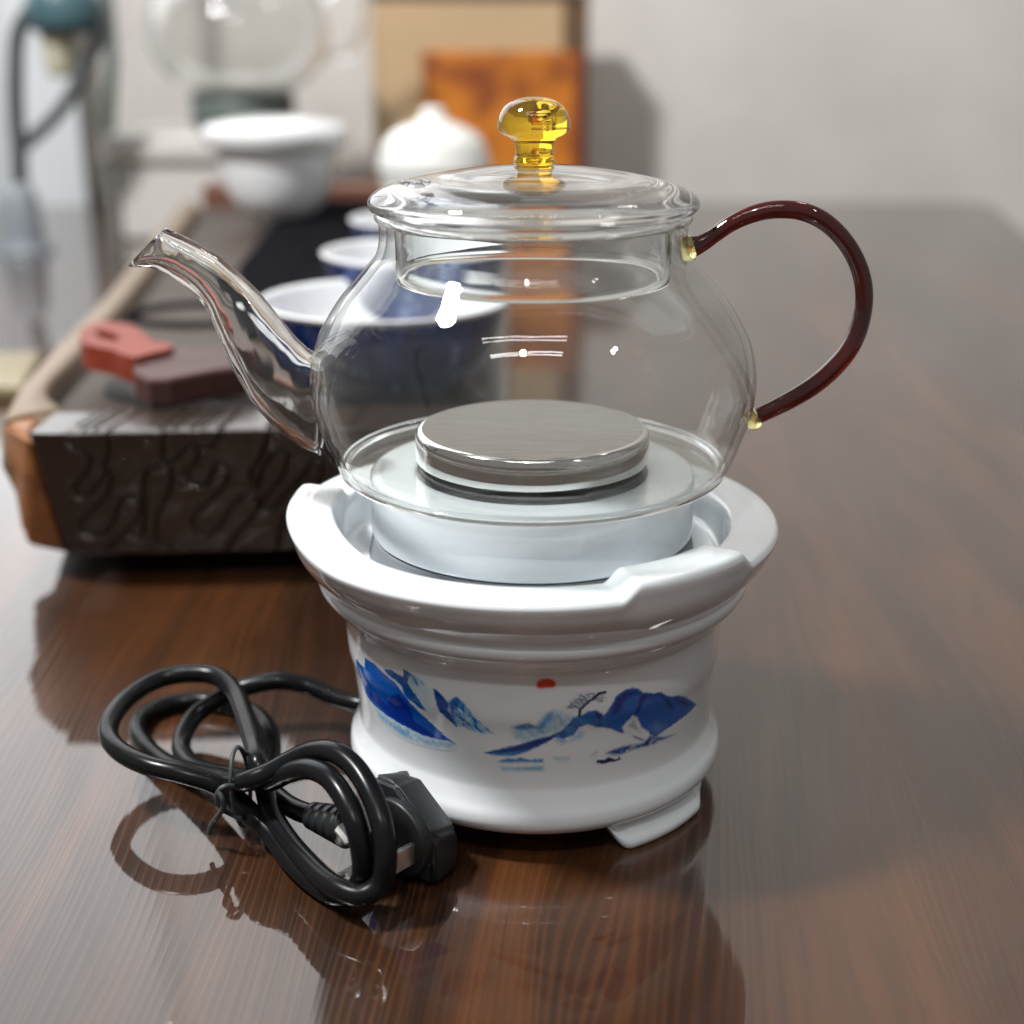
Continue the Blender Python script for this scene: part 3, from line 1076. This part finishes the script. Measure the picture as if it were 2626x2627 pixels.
# small steam hole
hx = onz(1067, 474, rz(300, 458)[1] + .0004)
vv, ff = lathe([(.0022, -.0006), (.0036, .0000), (.0042, .0007), (.0036, .0013), (.0026, .0012), (.0020, .0004), (.0022, -.0006)], 32, (hx.x, hx.y, hx.z))
mesh('steam_hole', vv, ff, M_glass, lid)
kp = [rz(*p) for p in [(0, 423), (44, 423), (53, 417), (53, 409), (49, 396), (49, 378), (52, 363), (57, 354), (70, 348), (84, 340), (91.5, 327), (92, 312), (86, 291), (72, 270), (48, 255), (24, 249), (0, 247.5)]]
vv, ff = lathe([tuple(p) for p in catmull(kp, 6)], 80)
kn = mesh('knob', vv, ff, M_amber, lid)
kn['label'] = 'amber yellow mushroom shaped glass knob'

# ================================================================== power cord
cord = thing('power_cord', tuple(onz(640, 2000, 0)), 'coiled black power cord with plug tied in front of the warmer', 'power cord')
RC = .0031


def G(x, y, z):
    p = onz(230 + .528 * x, 1680 + .528 * y, z)
    return (p.x, p.y, p.z)


route = [
    # from behind the warmer to the inner loop
    (1480, 290, .013), (1325, 245, .012), (1200, 212, .013), (1060, 150, .016), (920, 128, .018), (790, 148, .017), (690, 180, .015), (600, 232, .012), (520, 290, .009), (465, 370, .0065), (445, 450, .005),
    (490, 525, .006), (590, 572, .009), (700, 592, .013), (790, 610, .017),
    # first front loop (nearest to the camera)
    (880, 612, .021), (960, 575, .026), (1060, 553, .031), (1155, 590, .033), (1235, 690, .031), (1295, 830, .026), (1328, 980, .018), (1322, 1095, .010), (1270, 1165, .005), (1190, 1165, .0036), (1090, 1105, .0036),
    (980, 1000, .0045), (880, 870, .006), (790, 775, .0085), (700, 690, .012),
    # outer left loop
    (600, 628, .016), (450, 580, .019), (290, 540, .020), (150, 470, .020), (92, 390, .020), (112, 300, .021), (210, 190, .022), (340, 118, .023), (480, 92, .024), (610, 103, .024), (700, 175, .023), (755, 300, .022), (795, 430, .021), (822, 540, .020),
    (850, 640, .014),
    # second front loop
    (880, 760, .010), (950, 880, .008), (1060, 1010, .0075), (1200, 1130, .0085), (1330, 1170, .009), (1415, 1110, .012), (1440, 990, .019), (1425, 850, .026), (1375, 690, .032), (1290, 550, .036), (1190, 475, .037), (1085, 470, .034),
    (980, 515, .029), (880, 570, .025), (770, 612, .022),
    # middle loop lying on the table
    (640, 600, .012), (500, 570, .007), (370, 525, .004), (275, 445, .0032), (235, 365, .0032), (275, 288, .0032), (390, 238, .0034), (520, 222, .0036), (660, 238, .0036), (790, 280, .0034), (868, 360, .0034), (885, 450, .005), (872, 550, .0085),
    (870, 640, .010), (930, 705, .010), (1010, 755, .011), (1100, 785, .012), (1175, 812, .013)]
ctr = catmull([G(*p) for p in route], 10)
vv, ff = tube(ctr, RC, 14)
mesh('cable', vv, ff, M_cable, cord)

# strain relief: ribbed sleeve
a_, b_ = np.array(G(1085, 782, .012)), np.array(G(1262, 838, .0145))
pts, rr_ = [], []
for i in range(33):
    t = i / 32
    pts.append(a_ + (b_ - a_) * t)
    base_r = .0040 + .0021 * t
    groove = .0011 if (i % 8) in (5, 6) and 3 < i < 30 else 0
    rr_.append(base_r - groove)
vv, ff = tube(pts, rr_, 20)
mesh('strain_relief', vv, ff, M_plug, cord)

# plug body: face turned to the left front, body tapering back to the right
pc = np.array(onz(1011, 2153, .0124))
nrm = np.array((-.66, -.74, .02))
nrm /= np.linalg.norm(nrm)
upv = np.array((0, 0, 1.0))
e1 = np.cross(upv, nrm)
e1 /= np.linalg.norm(e1)
e2 = np.cross(nrm, e1)


def loc(x, y, d):
    p = pc + nrm * d + e1 * x + e2 * y
    p[2] = max(p[2], .0006)
    return Vector(p)


def hull(name, pts, mat, bevel=0.0015, parent=None):
    import bmesh
    bm = bmesh.new()
    for p in pts:
        bm.verts.new(p)
    res = bmesh.ops.convex_hull(bm, input=bm.verts)
    loose = [q for q in bm.verts if not q.link_faces]
    bmesh.ops.delete(bm, geom=loose, context='VERTS')
    bmesh.ops.dissolve_limit(bm, angle_limit=.03, verts=bm.verts, edges=bm.edges)
    bmesh.ops.bevel(bm, geom=list(bm.edges), offset=bevel, segments=3, affect='EDGES', clamp_overlap=True)
    bmesh.ops.recalc_face_normals(bm, faces=bm.faces)
    me = bpy.data.meshes.new(name)
    bm.to_mesh(me)
    bm.free()
    o = link(name, me, mat, parent, smooth=True)
    o.modifiers.new('even shading', 'WEIGHTED_NORMAL')
    return o


PF = [(-.0132, .0150), (-.002, .0158), (.0128, .0055), (.0136, -.0118), (-.0136, -.0118)]
PB_ = [(-.0120, .0108), (-.0065, .0116), (.0095, .0005), (.0108, -.0112), (-.0116, -.0112)]
PM = [(x * 1.03, y * 1.02) for x, y in PF]
plug = hull('plug', [loc(x, y, -.0022) for x, y in PF]  + [loc(x, y, -.0165) for x, y in PB_], M_plug, .0019, cord)
pts = [loc(0, 0, d) for d in (-.0035, -.0010, -.0003, 0)]
vv, ff = [], []
NP = 48
for d, r in ((-.0035, .0116), (-.0008, .0116), (-.0002, .0113), (0, .0107)):
    for k in range(NP):
        a = 2 * math.pi * k / NP
        vv.append(tuple(pc + nrm * d + e1 * r * math.cos(a) + e2 * r * math.sin(a)))
for i in range(3):
    for k in range(NP):
        k2 = (k + 1) % NP
        ff.append((i * NP + k, i * NP + k2, (i + 1) * NP + k2, (i + 1) * NP + k))
ff.append(tuple(3 * NP + k for k in range(NP)))
o = mesh('plug_face', vv, ff, M_plug, plug)


def blade(x, y, ang, ln=.016, wd=.0060, th=.0016):
    c = pc + nrm * .0001 + e1 * x + e2 * y
    ca, sa = math.cos(ang), math.sin(ang)
    w = e1 * ca + e2 * sa
    t = -e1 * sa + e2 * ca
    V = []
    for d, sw, st_ in ((-.001, 1, 1), (ln - .0014, 1, 1), (ln, .8, .4)):
        for (a, q) in ((-1, -1), (1, -1), (1, 1), (-1, 1)):
            V.append(tuple(c + nrm * d + w * (a * wd / 2 * sw) + t * (q * th / 2 * st_)))
    FF = [(0, 1, 2, 3)] + [tuple((r * 4 + k, r * 4 + (k + 1) % 4, r * 4 + 4 + (k + 1) % 4, r * 4 + 4 + k)) for r in (0, 1) for k in range(4)] + [(11, 10, 9, 8)]
    return V, FF


for (x, y, an) in ((.0074, -.0012, math.radians(90)), (-.0042, .0060, math.radians(-30)), (-.0042, -.0062, math.radians(30))):
    vv, ff = blade(x, y, an)
    flat_shade(mesh('pin', vv, ff, M_pin, plug))

# twist tie round the bundle with two loose ends
tc_ = np.array(G(735, 640, .0145))
ax = np.array(G(820, 620, .016)) - np.array(G(640, 640, .014))
ax /= np.linalg.norm(ax)
s1 = np.cross(ax, (0, 0, 1.0))
s1 /= np.linalg.norm(s1)
s2 = np.cross(s1, ax)
pts = [tc_ + s1 * (.0082 * math.cos(a)) + s2 * (.0122 * math.sin(a)) + ax * .0012 * math.sin(a * 1) for a in np.linspace(0, 2 * math.pi, 49)]
vv, ff = tube(pts, .0007, 8, cap=False)
tie = mesh('twist_tie', vv, ff, M_tie, cord)
for pl in ([(700, 640, .021), (660, 640, .022), (630, 660, .021), (645, 700, .019), (650, 740, .016), (620, 790, .012), (590, 830, .008), (582, 870, .005)],
           [(690, 650, .020), (640, 650, .0205), (618, 690, .018), (640, 745, .014), (690, 775, .010), (740, 800, .008)]):
    vv, ff = tube(catmull([G(*p) for p in pl], 6), .0008, 8)
    mesh('tie_end', vv, ff, M_tie, tie)

# ================================================================== tea tray
ZT, ZBt, ZF = .0715, .013, .0600
FL_T = onz(165, 1112, ZT)        # front edge, left end (top)
FL_B = onz(178, 1424, ZBt)
FR_T = Vector((-.028, FL_T.y + .012, ZT))
FR_B = Vector((-.032, FL_B.y + .012, ZBt))
CL_T = onz(2, 1073, ZT)          # corner facet, outer
CL_B = onz(60, 1400, ZBt)
tray = thing('tea_tray', tuple((FL_B + FR_B) / 2 - Vector((0, 0, ZBt))), 'long dark carved wooden tea tray with orange corner and tan rim', 'tea tray')

K = [[(372, 270), (440, 320), (490, 360), (470, 430), (400, 520), (420, 565), (470, 560), (530, 490), (600, 425), (600, 480), (570, 570), (500, 640), (430, 700), (420, 750), (480, 785), (550, 770), (610, 700), (640, 620), (680, 575), (740, 600), (760, 650), (720, 720), (680, 765), (740, 805), (770, 770), (780, 680), (775, 560), (790, 450), (850, 410), (910, 410), (930, 480), (910, 570), (850, 680), (840, 760), (850, 830), (930, 875)],
     [(575, 228), (590, 310), (575, 380), (550, 420)], [(680, 770), (620, 820), (560, 880)],
     [(890, 228), (890, 380), (930, 390), (990, 340), (1050, 300), (1080, 340), (1060, 400), (1010, 450), (1040, 500), (1100, 530), (1140, 480), (1190, 410), (1240, 440), (1230, 510), (1160, 590), (1060, 680), (1040, 740), (1070, 790), (1130, 800), (1200, 750), (1260, 650), (1340, 580), (1400, 600), (1400, 670), (1330, 750), (1260, 850), (1230, 890)],
     [(1190, 228), (1190, 270), (1130, 320), (1080, 320)], [(1460, 228), (1440, 330), (1400, 410), (1365, 460), (1400, 560)],
     [(1410, 550), (1430, 450), (1500, 360), (1570, 350), (1560, 440), (1500, 540), (1430, 620), (1440, 660), (1490, 660), (1570, 570), (1650, 490), (1720, 400), (1760, 430), (1740, 520), (1680, 600), (1640, 680)],
     [(1560, 700), (1530, 800), (1520, 890)], [(1800, 228), (1790, 320), (1840, 400), (1900, 480), (1880, 580), (1960, 620), (2040, 540), (2080, 420)], [(2200, 228), (2180, 400), (2240, 520), (2300, 640), (2260, 780)]]
# slanting cuts on the top of the front board (row < 230 runs back over the top)
KT = [[(340, 226), (330, 200), (360, 130)], [(390, 200), (440, 130)], [(440, 215), (510, 130)], [(500, 215), (560, 130)], [(575, 226), (640, 130)], [(860, 226), (920, 130)], [(940, 215), (1000, 130)], [(1040, 215), (1090, 130)], [(1090, 215), (1150, 130)], [(1195, 226), (1230, 130)], [(1460, 226), (1480, 130)], [(1700, 226), (1760, 130)], [(1900, 226), (1960, 130)]]
XL, XR, YT, YB = 352., 2523., 232., 900.
nu, nv, ntop = 620, 150, 26
uu = np.linspace(XL, XR, nu)
vf = np.linspace(YB, YT, nv)
vt = np.linspace(YT - 6, 128, ntop)
vall = np.concatenate([vf, vt])
UU, VV = np.meshgrid(uu, vall, indexing='ij')
D = np.full(UU.shape, 1e9)
for poly in K:
    D = np.minimum(D, sdist(UU, VV, [tuple(p) for p in catmull(poly, 5)], closed=False))
for poly in KT:
    D = np.minimum(D, sdist(UU, VV, poly, closed=False))
dep = np.exp(-(D / 5.5) ** 2) * .0021 - np.exp(-((D - 13) / 6.0) ** 2) * .0004
dep += (fbm(UU / 160, VV / 90, 2) - .5) * .0012
vv = np.zeros(UU.shape + (3,))
tu = (UU - XL) / (XR - XL)
A_ = np.array
fa = (VV - YB) / (YT - YB)          # 0 bottom .. 1 top edge
Pb = A_(FL_B)[None, None] * (1 - tu[..., None]) + A_(FR_B)[None, None] * tu[..., None]
Pt = A_(FL_T)[None, None] * (1 - tu[..., None]) + A_(FR_T)[None, None] * tu[..., None]
face = Pb * (1 - fa[..., None]) + Pt * fa[..., None]
face[..., 1] += dep
BW = .036                            # width of the front board
back = (YT - VV) / (YT - 128)
topf = Pt.copy()
topf[..., 1] += back * BW
topf[..., 2] -= dep * 1.0
istop = (np.arange(len(vall)) >= nv)[None, :, None]
Vg = np.where(istop, topf, face)
# soften the arris
Vg[:, nv - 1, 1] += .0010
Vg[:, nv, 2] -= .0006
Vl = Vg.reshape(-1, 3).tolist()
nn = len(vall)
ff = []
for i in range(nu - 1):
    for j in range(nn - 1):
        a = i * nn + j
        ff.append((a, a + nn, a + nn + 1, a + 1))
# close the board behind and below
base = len(Vl)
bz = ZBt
Vl += [(Vg[0, 0, 0], Vg[0, 0, 1] + BW + .01, bz), (Vg[-1, 0, 0], Vg[-1, 0, 1] + BW + .01, bz), tuple(Vg[0, -1]), tuple(Vg[-1, -1])]
ff.append((0, base, base + 1, (nu - 1) * nn))
ff.append((base, base + 2, base + 3, base + 1))
mesh('front_board', Vl, ff, M_traydark, tray)

# corner block of orange wood: facet between side and front
e = Vector((0, 0, 0))
hull('corner_block', [FL_T + Vector((-.0142, -.001, -.0015)), FL_B + Vector((-.0005, .0, 0)), CL_T + Vector((0, 0, -.0015)), CL_B, FL_T + Vector((-.02, .03, -.0015)), FL_B + Vector((-.0005, .03, 0)), CL_T + Vector((.01, .02, -.002)), CL_B + Vector((.01, .03, 0))], M_orange, .0025, tray)
hull('corner_post', [FL_T + Vector((-.0146, .0, 0)), FL_T + Vector((.001, 0, 0)), FL_B + Vector((.0, 0, 0)), FL_B + Vector((-.001, 0, 0)), FL_T + Vector((-.0146, .034, 0)), FL_T + Vector((.001, .034, 0)), FL_B + Vector((-.001, .03, 0)), FL_B + Vector((0, .03, 0))], M_traydark, .0018, tray)
# corner top in grey brown, then the tan left rail
LO = [onz(2, 1073, ZT), onz(52, 984, ZT), onz(150, 872, ZT), onz(269, 751, ZT), onz(352, 650, ZT), onz(432, 556, ZT), onz(470, 512, ZT)]
LI = [onz(175, 1048, ZT), onz(122, 1000, ZT), onz(205, 898, ZT), onz(322, 764, ZT), onz(402, 664, ZT), onz(480, 562, ZT), onz(510, 518, ZT)]
LO = [Vector(p) for p in catmull(LO, 5)]
LI = [Vector(p) for p in catmull(LI, 5)]
vv, ff = [], []
for a, c in zip(LO, LI):
    vv += [(a.x + .012, a.y, ZBt), (a.x - .002, a.y, .05), (a.x, a.y, ZT - .003), (a.x + .003, a.y, ZT - .0003), (c.x - .003, c.y, ZT - .0002), (c.x, c.y, ZT - .003), (c.x + .001, c.y, ZF - .02)]
for i in range(len(LO) - 1):
    for k in range(6):
        q = i * 7 + k
        ff.append((q, q + 1, q + 8, q + 7))
ff.append((0, 1, 2, 3, 4, 5, 6))
q = (len(LO) - 1) * 7
ff.append(tuple(q + k for k in range(6, -1, -1)))
mesh('left_rail', vv, ff, M_tan, tray, smooth=True)
# floor of the tray
YBK = 1.06
vv, ff = prism([(LI[3].x - .01, FL_T.y + .030), (-.034, FR_T.y + .030), (-.034, YBK), (LI[-1].x - .01, YBK), (LI[18].x - .01, LI[18].y), (LI[8].x - .01, LI[8].y)], ZF - .02, ZF, .001)
flat_shade(mesh('tray_floor', vv, ff, M_trayfloor, tray))
vv, ff = box(-.032, -.008, FR_T.y + .002, YBK, ZBt, ZT - .001, .003)
flat_shade(mesh('right_rail', vv, ff, M_traydark, tray))
vv, ff = box(LO[-1].x + .01, -.008, YBK + .001, YBK + .04, ZBt, .082, .004)
flat_shade(mesh('back_rail', vv, ff, M_stick, tray))
for x, y in ((-.17, FL_B.y + .07), (-.06, FL_B.y + .07), (-.28, .95), (-.06, .98)):
    vv, ff = box(x - .022, x + .022, y - .022, y + .022, 0, ZBt + .001, .003)
    flat_shade(mesh('foot', vv, ff, M_slab, tray))
# carved hollow on the floor: raised ring
c = onz(505, 812, ZF)
pts = [(c.x + .040 * math.cos(a), c.y + .034 * math.sin(a), ZF + .0004) for a in np.linspace(0, 2 * math.pi, 60)]
vv, ff = tube(pts, .0034, 8, cap=False)
mesh('carved_ring', vv, ff, M_slab, tray)

# black stone slab carrying the cups
SZ = ZF + .010
vv, ff = prism([(-.165, .36), (-.040, .36), (-.040, YBK - .02), (-.235, YBK - .02), (-.205, .60)], ZF + .0005, SZ, .003)
o = flat_shade(mesh('stone_slab', vv, ff, M_slab))
tag(o, 'flat black stone slab set in the tray under the bowls', 'stone slab')

# pieces that stand on the tray
def bowl(name, x, y, z, r, h, label, group=None):
    t = thing(name, (x, y, z), label, 'bowl', group)
    pr_out = [(0, .002), (r * .42, .002), (r * .44, 0), (r * .48, 0), (r * .49, .003), (r * .62, h * .17), (r * .80, h * .40), (r * .92, h * .68), (r * .985, h * .95)]
    vv, ff = lathe([tuple(p) for p in catmull(pr_out, 4)], 72, (x, y, z))
    mesh('outer_glaze', vv, ff, M_blueware, t)
    pr_in = [(r * .985, h * .95), (r * 1.0, h * .985), (r * .985, h), (r * .95, h * .985), (r * .93, h * .93), (r * .86, h * .66), (r * .72, h * .36), (r * .45, h * .14), (0, h * .09)]
    vv, ff = lathe([tuple(p) for p in catmull(pr_in, 4)], 72, (x, y, z))
    mesh('inner_glaze', vv, ff, M_porc2, t)
    return t


# rows of the rims in the photo fix the places of the bowls
for (cx, cy_, rpx, zz, lab) in ((985, 762, 322, ZF + .0003, 'nearest blue and white tea bowl with white inside, behind the spout'),
                                (1063, 640, 240, SZ + .0003, 'middle one of three blue and white tea bowls in a row on the tray'),
                                (1097, 556, 200, SZ + .0003, 'farthest of three blue and white tea bowls, beside the big covered bowl')):
    hh = .050
    p = onz(cx, cy_, zz + hh)
    r = rpx / FPX * ((p - CAM).dot(Vector((0, CP, -SP))))
    bowl('tea_bowl', p.x, p.y, zz, r, hh, lab, 'blue and white tea bowls on the tray')

# big covered bowl
p = onz(720, 556, SZ)
s = ((p - CAM).dot(Vector((0, CP, -SP)))) / FPX
gx, gy = p.x, p.y
t = thing('covered_bowl', (gx, gy, SZ), 'large plain white covered bowl standing at the back of the tray', 'covered bowl')
zt = lambda yy: ony(720, yy, gy).z
pr = [(0, SZ + .001), (s * 60, SZ), (s * 72, SZ + .001), (s * 92, zt(545)), (s * 120, zt(510)), (s * 138, zt(460)), (s * 148, zt(410)), (s * 152, zt(388)), (s * 148, zt(384)), (0, zt(384))]
vv, ff = lathe([tuple(q) for q in catmull(pr, 4)], 72, (gx, gy, 0))
mesh('bowl', vv, ff, M_porc2, t)
pr = [(s * 140, zt(383)), (s * 172, zt(374)), (s * 183, zt(352)), (s * 184, zt(335)), (s * 178, zt(322)), (s * 150, zt(312)), (s * 110, zt(303)), (s * 60, zt(298)), (0, zt(296))]
vv, ff = lathe([tuple(q) for q in catmull(pr, 4)], 72, (gx, gy, 0))
mesh('cover', vv, ff, M_porc2, t)

# small white lidded jar
jy = .86
p = ony(1115, 470, jy)
s = ((p - CAM).dot(Vector((0, CP, -SP)))) / FPX
t = thing('lidded_jar', (p.x, jy, SZ), 'white lidded jar with a round knob beside the cream box', 'jar')
zt = lambda yy: ony(1115, yy, jy).z
pr = [(0, SZ), (s * 84, SZ), (s * 100, SZ + .004), (s * 128, SZ + .02), (s * 138, zt(460)), (s * 138, zt(442)), (s * 130, zt(438)), (0, zt(438))]
vv, ff = lathe([tuple(q) for q in catmull(pr, 4)], 64, (p.x, jy, 0))
mesh('jar', vv, ff, M_cream, t)
pr = [(s * 133, zt(437)), (s * 147, zt(432)), (s * 146, zt(420)), (s * 141, zt(400)), (s * 133, zt(375)), (s * 124, zt(357)), (s * 105, zt(338)), (s * 78, zt(323)), (s * 50, zt(312)), (s * 32, zt(300)), (s * 31, zt(288)), (s * 24, zt(276)), (0, zt(271))]
vv, ff = lathe([tuple(q) for q in catmull(pr, 4)], 64, (p.x, jy, 0))
mesh('jar_lid', vv, ff, M_cream, t)

# red handled tool lying on the left rail
def Q(x, y, z):
    p = onz(.3107 * x, 560 + .3107 * y, z)
    return (p.x, p.y)


def ringprism(outer, hole, z0, z1):
    n = len(outer)
    v = [(x, y, z) for z in (z0, z1) for (x, y) in outer] + [(x, y, z) for z in (z0, z1) for (x, y) in hole]
    f = []
    for i in range(n):
        j = (i + 1) % n
        f.append((i, j, n + j, n + i))
        f.append((2 * n + i, 3 * n + i, 3 * n + j, 2 * n + j))
        f.append((n + i, n + j, 3 * n + j, 3 * n + i))
        f.append((i, 2 * n + i, 2 * n + j, j))
    return v, f


ZH = .0885
oo = [(655, 990), (675, 930), (720, 885), (800, 860), (920, 855), (1050, 870), (1130, 905), (1200, 960), (1290, 1020), (1420, 1035), (1400, 1075), (1250, 1110), (1110, 1145), (1030, 1130), (930, 1085), (800, 1060), (700, 1035)]
oo = [tuple(p) for p in catmull([Q(x, y, ZH) for x, y in oo], 4, closed=True)]
n = len(oo)
cxy = np.array(Q(885, 965, ZH))
sx_ = np.array(Q(985, 985, ZH)) - cxy
sy_ = np.array(Q(870, 925, ZH)) - cxy
best = int(np.argmin([np.linalg.norm(np.array(q) - (cxy + sx_ * 3)) for q in oo]))
angs = [math.atan2(*(np.linalg.solve(np.stack([sx_, sy_], 1), np.array(q) - cxy)[::-1])) for q in oo]
hole = [tuple(cxy + sx_ * math.cos(a) + sy_ * math.sin(a)) for a in angs]
c0 = onz(.3107 * 900, 560 + .3107 * 1000, ZH)
t = thing('tea_knife', (c0.x, c0.y, ZT), 'tool with a red loop handle and dark wooden blade lying on the tray', 'tool')
vv, ff = ringprism(oo, hole, ZH - .012, ZH)
o = mesh('handle', vv, ff, M_redwood, t, smooth=False)
mod = o.modifiers.new('soft edges', 'BEVEL')
mod.width = .002
mod.segments = 2
oo = [(1080, 1150), (1200, 1120), (1500, 1052), (1700, 1065), (2000, 1090), (2150, 1150), (2050, 1215), (1800, 1245), (1400, 1320), (1230, 1325), (1110, 1270)]
vv, ff = prism([Q(x, y, ZH - .003) for x, y in oo], ZH - .016, ZH - .003, .002)
flat_shade(mesh('blade', vv, ff, M_bladewood, t))
vv, ff = prism([Q(x, y, ZF + .004) for x, y in [(1250, 1395), (1700, 1310), (2000, 1270), (2000, 1320), (1700, 1370), (1300, 1440)]], ZF, ZH - .0165, .001)
flat_shade(mesh('blade_rest', vv, ff, M_slab, t))

# thin brown stick on the tray floor
a_ = onz(556, 986, ZF + .005)
b_ = onz(930, 984, ZF + .005)
vv, ff = tube([tuple(a_ + (b_ - a_) * k / 8 + Vector((0, .001 * math.sin(k), 0))) for k in range(9)], [.0048] * 9, 10)
tag(mesh('wooden_stick', vv, ff, M_stick), 'thin reddish brown stick lying across the front of the tray', 'stick')

# ================================================================== things behind
# standing box against the wall
BY = 1.50
bl, br = ony(962, 400, BY).x, ony(1503, 400, BY).x
bt = ony(1200, 2, BY).z
t = thing('gift_box', ((bl + br) / 2, BY, 0), 'cream box with orange printed panel and brown right edge standing near the wall', 'box')
xs_ = ony(1440, 300, BY).x
vv, ff = box(bl, xs_, BY, BY + .09, 0, bt, .002)
flat_shade(mesh('box_body', vv, ff, M_cardb, t))
vv, ff = box(xs_ + .0005, br, BY + .002, BY + .09, 0, bt, .002)
flat_shade(mesh('side_strip', vv, ff, M_boxedge, t))
vv, ff = box(bl, br, BY - .001, BY + .091, bt + .0005, bt + .012, .002)
flat_shade(mesh('top_edge', vv, ff, M_boxtop, t))
pl_, pr_ = ony(1085, 200, BY).x, ony(1470, 200, BY).x
pt_ = ony(1200, 130, BY).z
vv, ff = box(pl_, pr_, BY - .006, BY - .0005, 0, pt_, .001)
flat_shade(mesh('orange_panel', vv, ff, M_orangep, t))
vv, ff = box(pr_ + .0004, ony(1492, 200, BY).x, BY - .006, BY - .0005, 0, pt_, .001)
flat_shade(mesh('red_strip', vv, ff, M_redstrip, t))

# white stove with a glass kettle
KY = 1.28
p = ony(460, 470, KY)
s = ((p - CAM).dot(Vector((0, CP, -SP)))) / FPX
zt = lambda yy: ony(500, yy, KY).z
sx0, sx1 = ony(300, 400, KY).x, ony(660, 400, KY).x
st_ = thing('tea_stove', ((sx0 + sx1) / 2, KY, 0), 'low white enamel stove under the glass kettle', 'stove')
vv, ff = box(sx0 + .012, sx1, KY - .04, KY + .16, 0, zt(412), .006)
flat_shade(mesh('stove_body', vv, ff, M_white, st_))
vv, ff = box(sx0 - .006, sx1 + .02, KY - .05, KY + .17, zt(412) + .0005, zt(338), .008)
flat_shade(mesh('stove_top', vv, ff, M_white, st_))
kx = ony(620, 200, KY + .06).x
ky = KY + .06
s = ((ony(620, 200, ky) - CAM).dot(Vector((0, CP, -SP)))) / FPX
zk = lambda yy: ony(620, yy, ky).z
z0k = zt(338) + .001
kt = thing('glass_kettle', (kx, ky, z0k), 'big clear glass kettle with dark base ring on the white stove', 'kettle')
pr = [(s * 120, z0k), (s * 132, z0k + .004), (s * 132, zk(238)), (s * 120, zk(232)), (0, zk(232))]
vv, ff = lathe([(0, z0k)] + pr, 64, (kx, ky, 0))
mesh('base_ring', vv, ff, M_greengrey, kt)
pr = [(0, zk(230)), (s * 130, zk(229)), (s * 175, zk(205)), (s * 215, zk(150)), (s * 228, zk(90)), (s * 215, zk(20)), (s * 170, zk(-40)), (s * 120, zk(-70)), (s * 110, zk(-90))]
op_ = catmull(pr, 5)
ip_ = [(max(a - .0025, 0), b + .0015) for a, b in op_[::-1]]
vv, ff = lathe([tuple(q) for q in op_] + [tuple(q) for q in ip_], 72, (kx, ky, 0))
mesh('glass_body', vv, ff, M_kglass, kt)
pr = [(0, zk(-88)), (s * 112, zk(-90)), (s * 118, zk(-100)), (s * 60, zk(-116)), (s * 26, zk(-120)), (s * 30, zk(-145)), (0, zk(-150))]
vv, ff = lathe([tuple(q) for q in catmull(pr, 3)], 48, (kx, ky, 0))
mesh('kettle_lid', vv, ff, M_darkgrey, kt)
hpts = catmull([(kx + s * 205, ky, zk(0)), (kx + s * 300, ky, zk(-60)), (kx + s * 330, ky, zk(20)), (kx + s * 290, ky, zk(130)), (kx + s * 218, ky, zk(150))], 6)
vv, ff = tube(hpts, .006, 12)
mesh('kettle_handle', vv, ff, M_kglass, kt)

# slim post beside the stove
PY = 1.42
x = ony(300, 300, PY).x
vv, ff = tube([(x + .004 * 0, PY, 0), (x - .012, PY, .12), (x, PY, .2), (x + .004, PY, .62)], .0085, 14)
tag(mesh('slim_post', vv, ff, M_greengrey), 'slim dark green grey post beside the white stove', 'post')

# water pump stand at the far left
WY = 1.15
t = thing('water_pump', (ony(70, 700, WY).x, WY, 0), 'grey water pump stand with curved arm and teal head at far left', 'water pump')
c = ony(70, 700, WY)
s = ((c - CAM).dot(Vector((0, CP, -SP)))) / FPX
zc_ = lambda yy: ony(70, yy, WY).z
pr = [(0, 0), (s * 74, 0), (s * 74, .004), (s * 62, zc_(720)), (s * 52, zc_(600)), (s * 44, zc_(500)), (s * 30, zc_(468)), (0, zc_(464))]
vv, ff = lathe(pr, 40, (c.x, WY, 0))
mesh('stand', vv, ff, M_greyblue, t)
P3 = lambda xx, yy: tuple(ony(xx, yy, WY))
vv, ff = tube(catmull([P3(52, 470), P3(48, 380), P3(42, 300), P3(40, 180), P3(48, 80), P3(90, 10), P3(140, -30)], 6), s * 20, 16)
mesh('upright', vv, ff, M_darkgrey, t)
vv, ff = tube(catmull([P3(60, 372), P3(110, 330), P3(165, 270), P3(205, 200), P3(240, 130), P3(262, 70), P3(250, 10)], 6), s * 17, 16)
mesh('arm', vv, ff, M_darkgrey, t)
hc = ony(165, 30, WY)
vv, ff = lathe([tuple(q) for q in catmull([(0, -s * 48), (s * 70, -s * 46), (s * 86, -s * 28), (s * 88, s * 30), (s * 70, s * 56), (0, s * 62)], 4)], 40, (hc.x, WY, hc.z))
mesh('pump_head', vv, ff, M_teal, t)
hc = ony(150, 130, WY)
vv, ff = lathe([tuple(q) for q in catmull([(0, -s * 60), (s * 26, -s * 58), (s * 34, -s * 30), (s * 40, s * 40), (s * 38, s * 50), (0, s * 50)], 4)], 32, (hc.x, WY, hc.z))
mesh('nozzle_cup', vv, ff, M_cup_cream, t)

# pale board on the table left of the tray
p0, p1 = onz(-160, 985, .012), onz(60, 985, .012)
vv, ff = prism([(p0.x - .1, p0.y), (p1.x, p1.y), (p1.x - .02, p1.y + .10), (p0.x - .1, p0.y + .10)], 0.0005, .012, .003)
tag(flat_shade(mesh('wooden_board', vv, ff, M_paleboard)), 'pale yellow wooden board lying left of the tray', 'board')
